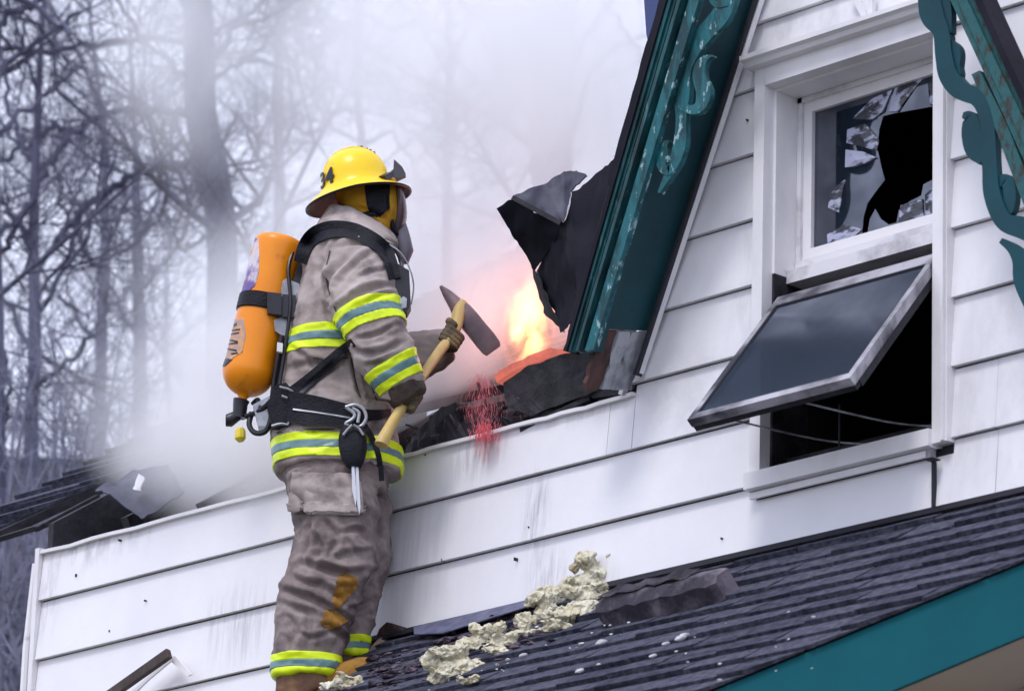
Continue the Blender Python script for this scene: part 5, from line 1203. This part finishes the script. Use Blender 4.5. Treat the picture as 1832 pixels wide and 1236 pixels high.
# ---- gloves
def glove(base, wrist, knuck, across, curl, near):
    """palm and five fingers closed round the axe handle"""
    bm = bmesh.new()
    rg = []
    for t in (0, .35, .7, 1.0):
        c = wrist.lerp(knuck, t); w = (.036 + .012 * math.sin(t * 2.6)); th = .022 * (1 - .15 * t)
        rg.append([bm.verts.new(c + across * w * math.cos(a) + curl * th * math.sin(a)) for a in [2 * math.pi * k / 14 for k in range(14)]])
    for r0, r1 in zip(rg, rg[1:]):
        for k in range(14): bm.faces.new((r0[k], r0[(k + 1) % 14], r1[(k + 1) % 14], r1[k]))
    bm.faces.new(rg[0][::-1]); bm.faces.new(rg[-1])
    return bm
hc = PQ(728, 716, -.215)                                  # handle centre inside the near hand
ha = (PQ(770, 652, -.08) - PQ(697, 765, -.27)).normalized()   # handle direction, upwards
fwd = HR.copy(); tow = -HF                                # tow: towards the camera
side = (ha.cross(tow)).normalized(); side = side if side.dot(HR) > 0 else -side
def hand(hc, ha, out, side, wr_, nm, r0=.030):
    """out: direction from the handle to the back of the hand; side: where the knuckles lie"""
    bm = bmesh.new()
    kn = [hc + ha * o_ + out * .034 + side * .036 for o_ in (.032, .011, -.011, -.032)]
    # palm and back of the hand from the wrist to the knuckle row
    rings = []
    for t in np.linspace(0, 1, 6):
        c = wr_.lerp(hc + out * .030 + side * .018, t); w = .034 + .010 * math.sin(t * math.pi * .8); th = .024 - .004 * t
        d = (hc + out * .030 + side * .018 - wr_).normalized(); ax_ = (ha - d * ha.dot(d)).normalized(); nn = d.cross(ax_)
        rings.append([bm.verts.new(c + ax_ * w * math.cos(a) + nn * th * math.sin(a)) for a in [2 * math.pi * k / 16 for k in range(16)]])
    for a, b in zip(rings, rings[1:]):
        for k in range(16): bm.faces.new((a[k], a[(k + 1) % 16], b[(k + 1) % 16], b[k]))
    bm.faces.new(rings[0][::-1]); bm.faces.new(rings[-1])
    for i, k in enumerate(kn):
        o_ = (.032, .011, -.011, -.032)[i]; L = (1, 1.06, 1.0, .85)[i]; pts = [k - side * .016 + out * .002]
        for a in (20, 60, 100, 150, 200, 245):
            rr = .030 * (1.05 - .1 * (a / 245)); pts.append(hc + ha * (o_ * (1 + .05 * (a / 245))) + (side * math.cos(R(a - 45) * L) + (-out) * math.sin(R(a - 45) * L)) * rr)
        tube(bm, pts, [.0105, .0145, .0135, .0120, .011, .010, .008], 10)
    th_ = [wr_.lerp(hc, .55) + ha * .030, hc + ha * .050 - side * .018 + out * .024, hc + ha * .062 - side * .034 - out * .004, hc + ha * .060 - side * .016 - out * .028, hc + ha * .056 + side * .008 - out * .034]
    tube(bm, smoothpts([tuple(p) for p in th_], 3), [.0155] * 4 + [.0145] * 4 + [.013] * 4 + [.010], 10)
    b = remeshed(bm, .0034, 3); cloth(b, [], .0010, 2, .001)
    me = bpy.data.meshes.new(nm); b.to_mesh(me); b.free(); me.polygons.foreach_set('use_smooth', [True] * len(me.polygons)); return link(nm, me, M['glove'], man)
w1 = (PQ(704, 728, -.228) + PQ(759, 690, -.228)) / 2
hand(hc, ha, (tow * .8 + side * .25).normalized(), (side * .9 - tow * .2).normalized(), w1 - (hc - w1) * .2, 'glove')
hc2 = PQ(806, 604, .125); w2 = (PQ(812, 642, .20) + PQ(803, 590, .20)) / 2
hand(hc2, ha, (HF * .9 + HR * .2).normalized(), (side * .8 + Vector((0, 0, -.2))).normalized(), w2 - HR * .03, 'glove')
bm = bmesh.new(); loft(bm, [(686, 708, 752, 664, -.242, .066), (700, 724, 762, 688, -.23, .060), (708, 732, 764, 698, -.226, .056)], 22)
b = remeshed(bm, .006, 2); cloth(b, [], .002, 6, .002); me = bpy.data.meshes.new('glove_cuff'); b.to_mesh(me); b.free(); me.polygons.foreach_set('use_smooth', [True] * len(me.polygons)); link('glove_cuff', me, mat('knit_cuff', (.11, .085, .065), .95, (.06, .045, .04), 20, bump=.8, bscale=90), man)
# ---- axe
axe = empty('axe', PQ(725, 720, -.215), 'pick-head axe with a pale yellow handle held in the firefighter\'s gloves', 'axe')
hp_ = [(682, 796, -.300, 0.0247), (686, 786, -.295, 0.0234), (697, 765, -.27, 0.0202), (712, 740, -.24, 0.0189), (728, 716, -.215, 0.0182), (748, 684, -.15, 0.0182), (772, 649, -.02, 0.0185), (790, 624, .06, 0.0189), (806, 604, .125, 0.0195), (816, 583, .17, 0.0221), (821, 560, .20, 0.0247), (826, 545, .22, 0.0247)]
sp3 = smoothpts(hp_, 3); bm = bmesh.new(); tube(bm, [PQ(a, b_, c) for a, b_, c, r_ in sp3], [q[3] for q in sp3], 12, flat=1.15, updir=HF); fin('handle', bm, M['axewood'], axe, smooth=True)
bm = bmesh.new(); rings = []
for (px, py, w, th) in ((788, 512, 3, .004), (800, 526, 10, .010), (814, 543, 15, .016), (826, 558, 21, .024), (840, 574, 22, .021), (854, 591, 22, .015), (868, 608, 23, .010), (879, 622, 22, .006), (883, 628, 18, .002)):
    c = PQ(px, py, .21); d = (PQ(880, 627, .21) - PQ(786, 508, .21)).normalized(); s = d.cross(HF).normalized()
    rings.append([bm.verts.new(c + s * w * .86 * PXM * a + HF * th * b_) for a, b_ in ((-1, -.6), (-.6, -1), (.6, -1), (1, -.6), (1, .6), (.6, 1), (-.6, 1), (-1, .6))])
for r0, r1 in zip(rings, rings[1:]):
    for k in range(8): bm.faces.new((r0[k], r0[(k + 1) % 8], r1[(k + 1) % 8], r1[k]))
bm.faces.new(rings[0][::-1]); bm.faces.new(rings[-1]); fin('axe_head', bm, M['axehead'], axe, smooth=True, angle=35)
# ---- air pack
pack = empty('air_pack', PQ(500, 740), 'orange air cylinder with black harness worn on the firefighter\'s back', 'breathing apparatus')
ca, cz_ = PQ(500, 436, .0), PQ(441, 684, .0); cax = (cz_ - ca).normalized(); CL = (cz_ - ca).length; cpx = cax.cross(HF).normalized(); CR = .0905
def cyl(profile, seg=40, extra=0):
    bm = bmesh.new(); rings = []
    for t, r_ in profile: rings.append([bm.verts.new(ca + cax * t + (cpx * math.cos(2 * math.pi * k / seg) + HF * math.sin(2 * math.pi * k / seg)) * r_) for k in range(seg)])
    for r0, r1 in zip(rings, rings[1:]):
        for k in range(seg): bm.faces.new((r0[k], r0[(k + 1) % seg], r1[(k + 1) % seg], r1[k]))
    bm.faces.new(rings[0][::-1]); bm.faces.new(rings[-1]); return bm
prf = [(-.022, .02), (-.020, .060), (-.012, .080), (0, .0885), (.015, CR)] + [(CL * i / 14, CR) for i in range(1, 13)] + [(CL - .045 + .09 * math.sin(a) * 1.05, CR * math.cos(a) + .004) for a in np.linspace(.05, 1.35, 9)] + [(CL + .058, .016), (CL + .070, .015)]
cbm = cyl(prf); bmesh.ops.recalc_face_normals(cbm, faces=cbm.faces[:])
cbd = cbm.copy(); bmesh.ops.subdivide_edges(cbd, edges=cbd.edges[:], cuts=2, use_grid_fill=True); cbd.normal_update()
cyo = fin('cylinder', cbm, M['orange'], pack, smooth=True, angle=60)
white = mat('pale_label', (.62, .56, .62), .5, (.16, .10, .30), 9, lo=.45, hi=.55, col3=(.7, .3, .05), scale3=16, lo3=.58, hi3=.66)
pxpatch(cbd, [(440, 424), (462, 426), (464, 452), (463, 488), (456, 512), (436, 530), (420, 532)], .0012, 'torn_label', white, cyo)
pxpatch(cbd, [(412, 572), (436, 570), (440, 600), (434, 630), (404, 650), (396, 650)], .0012, 'faded_label', mat('faded_print', (.62, .33, .16), .6, (.40, .28, .26), 24, lo=.45, hi=.55), cyo)
pxpatch(cbd, [(401, 640), (417, 643), (402, 656), (396, 656)], .0014, 'warning_mark', M['blackp'], cyo)
# smudged lettering up the faded label (too worn to read in the photograph): short dark strokes
for (x0, y0, x1, y1) in ((414, 578, 424, 580), (419, 584, 424, 576), (410, 590, 430, 588), (412, 597, 428, 594), (408, 606, 426, 610), (410, 614, 426, 612), (406, 622, 424, 626), (414, 632, 426, 630)):
    pxpatch(cbd, [(x0, y0), (x1, y1), (x1, y1 + 3), (x0, y0 + 3)], .0022, 'print_stroke', M['blackp'], cyo)
bt_ = (PQ(420, 540) - ca).dot(cax)
fin('cylinder_strap', cyl([(bt_ - .030, CR + .001), (bt_ - .028, CR + .006), (bt_ + .024, CR + .006), (bt_ + .026, CR + .001)]), M['blackn'], pack, smooth=True, angle=40)
bm = bmesh.new(); tube(bm, [ca + cax * (bt_ - .031), ca + cax * (bt_ - .0305)], [CR + .004] * 2, 30); tube(bm, [ca + cax * (bt_ + .0265), ca + cax * (bt_ + .027)], [CR + .004] * 2, 30); fin('strap_edge', bm, M['blackp'], pack)
def pbox(nm, px0, py0, px1, py1, d0, d1, m, parent, bev=.004, shear=0):
    bm = bmesh.new(); prism(bm, [PQ(px0, py0, d0), PQ(px1, py0 + shear, d0), PQ(px1, py1 + shear, d0), PQ(px0, py1, d0)], HF * (d1 - d0)); return fin(nm, bm, m, parent, bevel=bev)
pbox('buckle', 478, 522, 504, 560, -.108, -.05, M['blackp'], pack, .006, 3); pbox('buckle', 505, 526, 529, 566, -.100, -.04, M['blackp'], pack, .005, 2)
def plate(nm, pts, d, th, m, parent=None, bev=.003):
    bm = bmesh.new(); prism(bm, [PQ(x, y, d) for x, y in pts], HF * th); return fin(nm, bm, m, parent or pack, bevel=bev)
plate('frame', [(502, 506), (512, 498), (536, 508), (531, 540), (528, 600), (518, 640), (504, 630), (508, 602), (492, 592), (490, 572), (506, 566)], -.075, .15, M['steel'])
plate('backplate', [(506, 560), (534, 470), (546, 452), (530, 600), (512, 700), (500, 760), (486, 756), (494, 690)], -.06, .12, M['blackp'])
plate('hip_plate', [(488, 690), (512, 684), (528, 704), (530, 742), (516, 762), (486, 762), (478, 730)], -.155, .05, M['blackn'])
plate('lower_bracket', [(452, 724), (486, 706), (484, 762), (462, 762)], -.05, .06, M['steel'])
for pts in ([(500, 692), (520, 698), (528, 712), (522, 740), (516, 758)], [(486, 762), (502, 758), (516, 760)], [(504, 708), (514, 712)]):
    bm = bmesh.new(); tube(bm, smoothpts([tuple(PQ(x, y, -.165)) for x, y in pts], 3), .0042, 6); fin('wire_frame', bm, M['steel'], pack, smooth=True)
# valve and hoses under the cylinder
vb = PQ(438, 732, 0)
bm = bmesh.new(); tube(bm, [PQ(432, 716), PQ(430, 724), PQ(428, 748)], [.030, .026, .024], 12); fin('valve', bm, M['blackp'], pack, smooth=True)
bm = bmesh.new(); tube(bm, [PQ(404, 752, -.0), PQ(410, 752), PQ(424, 744), PQ(432, 742)], [.022, .025, .020, .012], 12); fin('valve_knob', bm, M['blackp'], pack, smooth=True, angle=30)
bm = bmesh.new(); tube(bm, [PQ(405, 744, -.01), PQ(418, 740, -.01)], .005, 6); fin('valve_lever', bm, M['blackp'], pack)
bm = bmesh.new(); tube(bm, [PQ(430, 766), PQ(430, 771), PQ(430, 784), PQ(431, 790)], [.013, .019, .020, .010], 10); fin('yellow_cap', bm, mat('yellow_cap', (.85, .62, .03), .5, (.6, .5, .05), 30), pack, smooth=True, angle=30)
for nm, pts, r_ in (('hose', [(450, 738, -.02), (446, 760, -.03), (456, 774, -.04), (474, 772, -.05), (484, 752, -.06), (487, 720, -.06), (490, 690, -.06), (498, 640, -.08), (505, 600, -.09)], .010),
                    ('hose', [(452, 722, 0), (462, 715, -.03), (466, 735, -.05)], .008), ('hose', [(440, 745, -.02), (458, 738, -.04), (474, 728, -.05), (486, 716, -.06)], .010),
                    ('hose', [(528, 440, -.05), (516, 480, -.08), (520, 540, -.10), (512, 610, -.105), (500, 690, -.10)], .007), ('hose', [(532, 448, .02), (548, 428, -.02), (562, 414, -.06), (580, 404, -.10)], .009)):
    bm = bmesh.new(); s4 = smoothpts(pts, 4); tube(bm, [PQ(*q) for q in s4], r_, 8); fin(nm, bm, M['blackp'], pack, smooth=True)
plate('pressure_tag', [(496, 612), (506, 614), (505, 630), (495, 628)], -.125, .02, mat('white_tag', (.7, .68, .7), .5))
# straps that hug the coat: their course is found on the cloth itself
bvh = BVHTree.FromBMesh(cb)
def strap(nm, pts, th, m, parent, lift=.009, n=6, wid=None, back=None):
    s = smoothpts(pts, n); Ls, Rs, dp = [], [], []
    for i, (x, y, w) in enumerate(s):
        x2, y2, _ = s[min(i + 1, len(s) - 1)]; x1, y1, _ = s[max(i - 1, 0)]; dx, dy = x2 - x1, y2 - y1; l = math.hypot(dx, dy) or 1; nx, ny = -dy / l, dx / l
        row = []
        for sg in (-1, 0, 1):
            d = ray(x + sg * nx * w / 2, y + sg * ny * w / 2).normalized(); h = bvh.ray_cast(CAM, d, 40); row.append((d, h[3] if h[0] is not None else None))
        dp.append(row)
    good = [q[1] for r_ in dp for q in r_ if q[1]]; med = sorted(good)[len(good) // 2]
    D = [[(q[1] if q[1] and abs(q[1] - med) < .22 else None) for q in r_] for r_ in dp]; last = med
    for i, r_ in enumerate(D):
        k = [q for q in r_ if q]; f = sum(k) / len(k) if k else last; D[i] = [q if q else f + .01 for q in r_]; last = f
    for _ in range(3): D = [[(D[max(i - 1, 0)][k] + 2 * D[i][k] + D[min(i + 1, len(D) - 1)][k]) / 4 for k in range(3)] for i in range(len(D))]
    bm = bmesh.new(); top, bot = [], []
    for i in range(len(s)):
        dd = [min(D[i][0], D[i][1] + .006) , D[i][1] - .001, min(D[i][2], D[i][1] + .006)]
        top.append([bm.verts.new(CAM + dp[i][k][0] * (dd[k] - lift - th)) for k in range(3)]); bot.append([bm.verts.new(CAM + dp[i][k][0] * (dd[k] + .010)) for k in range(3)])
    for i in range(len(s) - 1):
        for k in range(2):
            bm.faces.new((top[i][k], top[i][k + 1], top[i + 1][k + 1], top[i + 1][k])); bm.faces.new((bot[i][k], bot[i + 1][k], bot[i + 1][k + 1], bot[i][k + 1]))
        bm.faces.new((top[i][0], top[i + 1][0], bot[i + 1][0], bot[i][0])); bm.faces.new((top[i][2], bot[i][2], bot[i + 1][2], top[i + 1][2]))
    for e in (0, -1):
        for k in range(2): bm.faces.new((top[e][k], bot[e][k], bot[e][k + 1], top[e][k + 1]))
    return fin(nm, bm, m, parent, bevel=.002, smooth=True, angle=35)
BW = M['blackn']
strap('shoulder_strap', [(536, 470, 22), (546, 440, 26), (564, 420, 30), (592, 410, 30), (626, 411, 28), (658, 424, 28), (686, 444, 26), (699, 470, 24), (706, 498, 22)], .008, BW, pack)
strap('shoulder_strap', [(560, 409, 8), (590, 400, 10), (624, 402, 10), (655, 414, 9), (674, 428, 8)], .010, M['blackp'], pack)
strap('side_strap', [(524, 700, 20), (548, 682, 20), (580, 655, 19), (606, 632, 18), (632, 612, 16)], .007, BW, pack)
strap('side_strap', [(532, 708, 6), (560, 684, 6), (592, 657, 6), (618, 634, 6)], .011, M['blackp'], pack)
strap('waist_belt', [(496, 724, 52), (520, 728, 56), (560, 734, 54), (600, 740, 46), (630, 744, 38), (656, 748, 30)], .014, BW, pack)
strap('belt_seam', [(524, 732, 3), (560, 737, 3), (600, 743, 3), (628, 747, 3)], .018, M['steel'], pack)
strap('belt_tongue', [(650, 742, 22), (672, 742, 18), (700, 738, 14)], .006, BW, pack)
strap('strap_end', [(652, 760, 10), (664, 780, 10), (676, 810, 10), (681, 836, 9)], .010, BW, pack)
SE = mat('dark_seam', (.07, .055, .055), .9)
for pts in ([(628, 640, 2.2), (636, 680, 2.2), (646, 716, 2.2)], [(590, 448, 2.2), (583, 490, 2.2), (592, 534, 2.2), (608, 572, 2.2)], [(560, 640, 2), (590, 644, 2), (624, 640, 2)], [(494, 774, 2), (540, 768, 2), (604, 768, 2)], [(652, 660, 2), (668, 700, 2), (676, 722, 2)]): strap('seam', pts, .0006, SE, coat, lift=.0008)
bm = bmesh.new(); bar(bm, PQ(681, 832, -.215), PQ(683, 860, -.20), .018, .005, HF); fin('strap_tip', bm, BW, pack)
# chest air gauge and hose
g0 = plate('chest_gauge', [(702, 478), (712, 472), (732, 484), (734, 520), (735, 545), (728, 558), (712, 560), (704, 545), (701, 510)], -.275, .07, M['blackp'], pack, .008)
plate('gauge_face', [(716, 534), (722, 530), (728, 534), (727, 550), (719, 552), (715, 546)], -.281, .006, M['steel'], g0, .002)
for nm, pts, r_, m in (('hose', [(682, 428, -.12), (704, 440, -.14), (718, 470, -.15), (716, 490, -.17)], .008, M['blackp']), ('wire', [(694, 436, -.16), (716, 452, -.17), (732, 478, -.17), (740, 510, -.16), (736, 545, -.15)], .0028, M['steel']), ('wire', [(684, 436, -.17), (704, 456, -.185), (712, 480, -.19)], .003, M['steel'])):
    bm = bmesh.new(); tube(bm, [PQ(*q) for q in smoothpts(pts, 5)], r_, 8); fin(nm, bm, m, pack, smooth=True)
# buckle ring at the belt
for pts in ([(618, 728), (636, 724), (650, 732), (655, 748), (646, 762), (630, 764), (618, 758), (630, 750), (634, 740), (618, 728)], [(630, 730), (642, 738), (640, 756)]):
    bm = bmesh.new(); tube(bm, [PQ(x, y, -.225) for x, y in smoothpts(pts, 4)], .0058, 8); fin('ring', bm, M['steel'], pack, smooth=True)
# ---- pouch with shears hanging from the belt
po_ = empty('belt_pouch', PQ(630, 770, -.22), 'small black pouch with pale shears hanging from the waist belt', 'pouch')
bm = bmesh.new(); loft(bm, [(612, 762, 650, 764, -.225, .018), (606, 780, 656, 782, -.23, .026), (606, 800, 657, 802, -.232, .028), (612, 822, 652, 824, -.232, .026), (622, 836, 646, 836, -.232, .018)], 20, 2.6); fin('pouch_body', bm, M['blackn'], po_, smooth=True)
for pts in ([(614, 778), (622, 768), (630, 760)], [(632, 760), (642, 766), (650, 778)]):
    bm = bmesh.new(); tube(bm, [PQ(x, y, -.262) for x, y in smoothpts(pts, 3)], .0045, 6); fin('clip', bm, M['steel'], po_, smooth=True)
for x0, x1, yb in ((629, 634, 905), (636, 641, 920)):
    plate('blade', [(x0, 832), (x0 + 5, 832), (x1 + 4, yb - 14), (x1 + 2, yb), (x0 + 1, yb - 30)], -.245 if x0 < 632 else -.240, .006, mat('pale_blade', (.62, .63, .68), .3, metallic=.2), po_, .001)
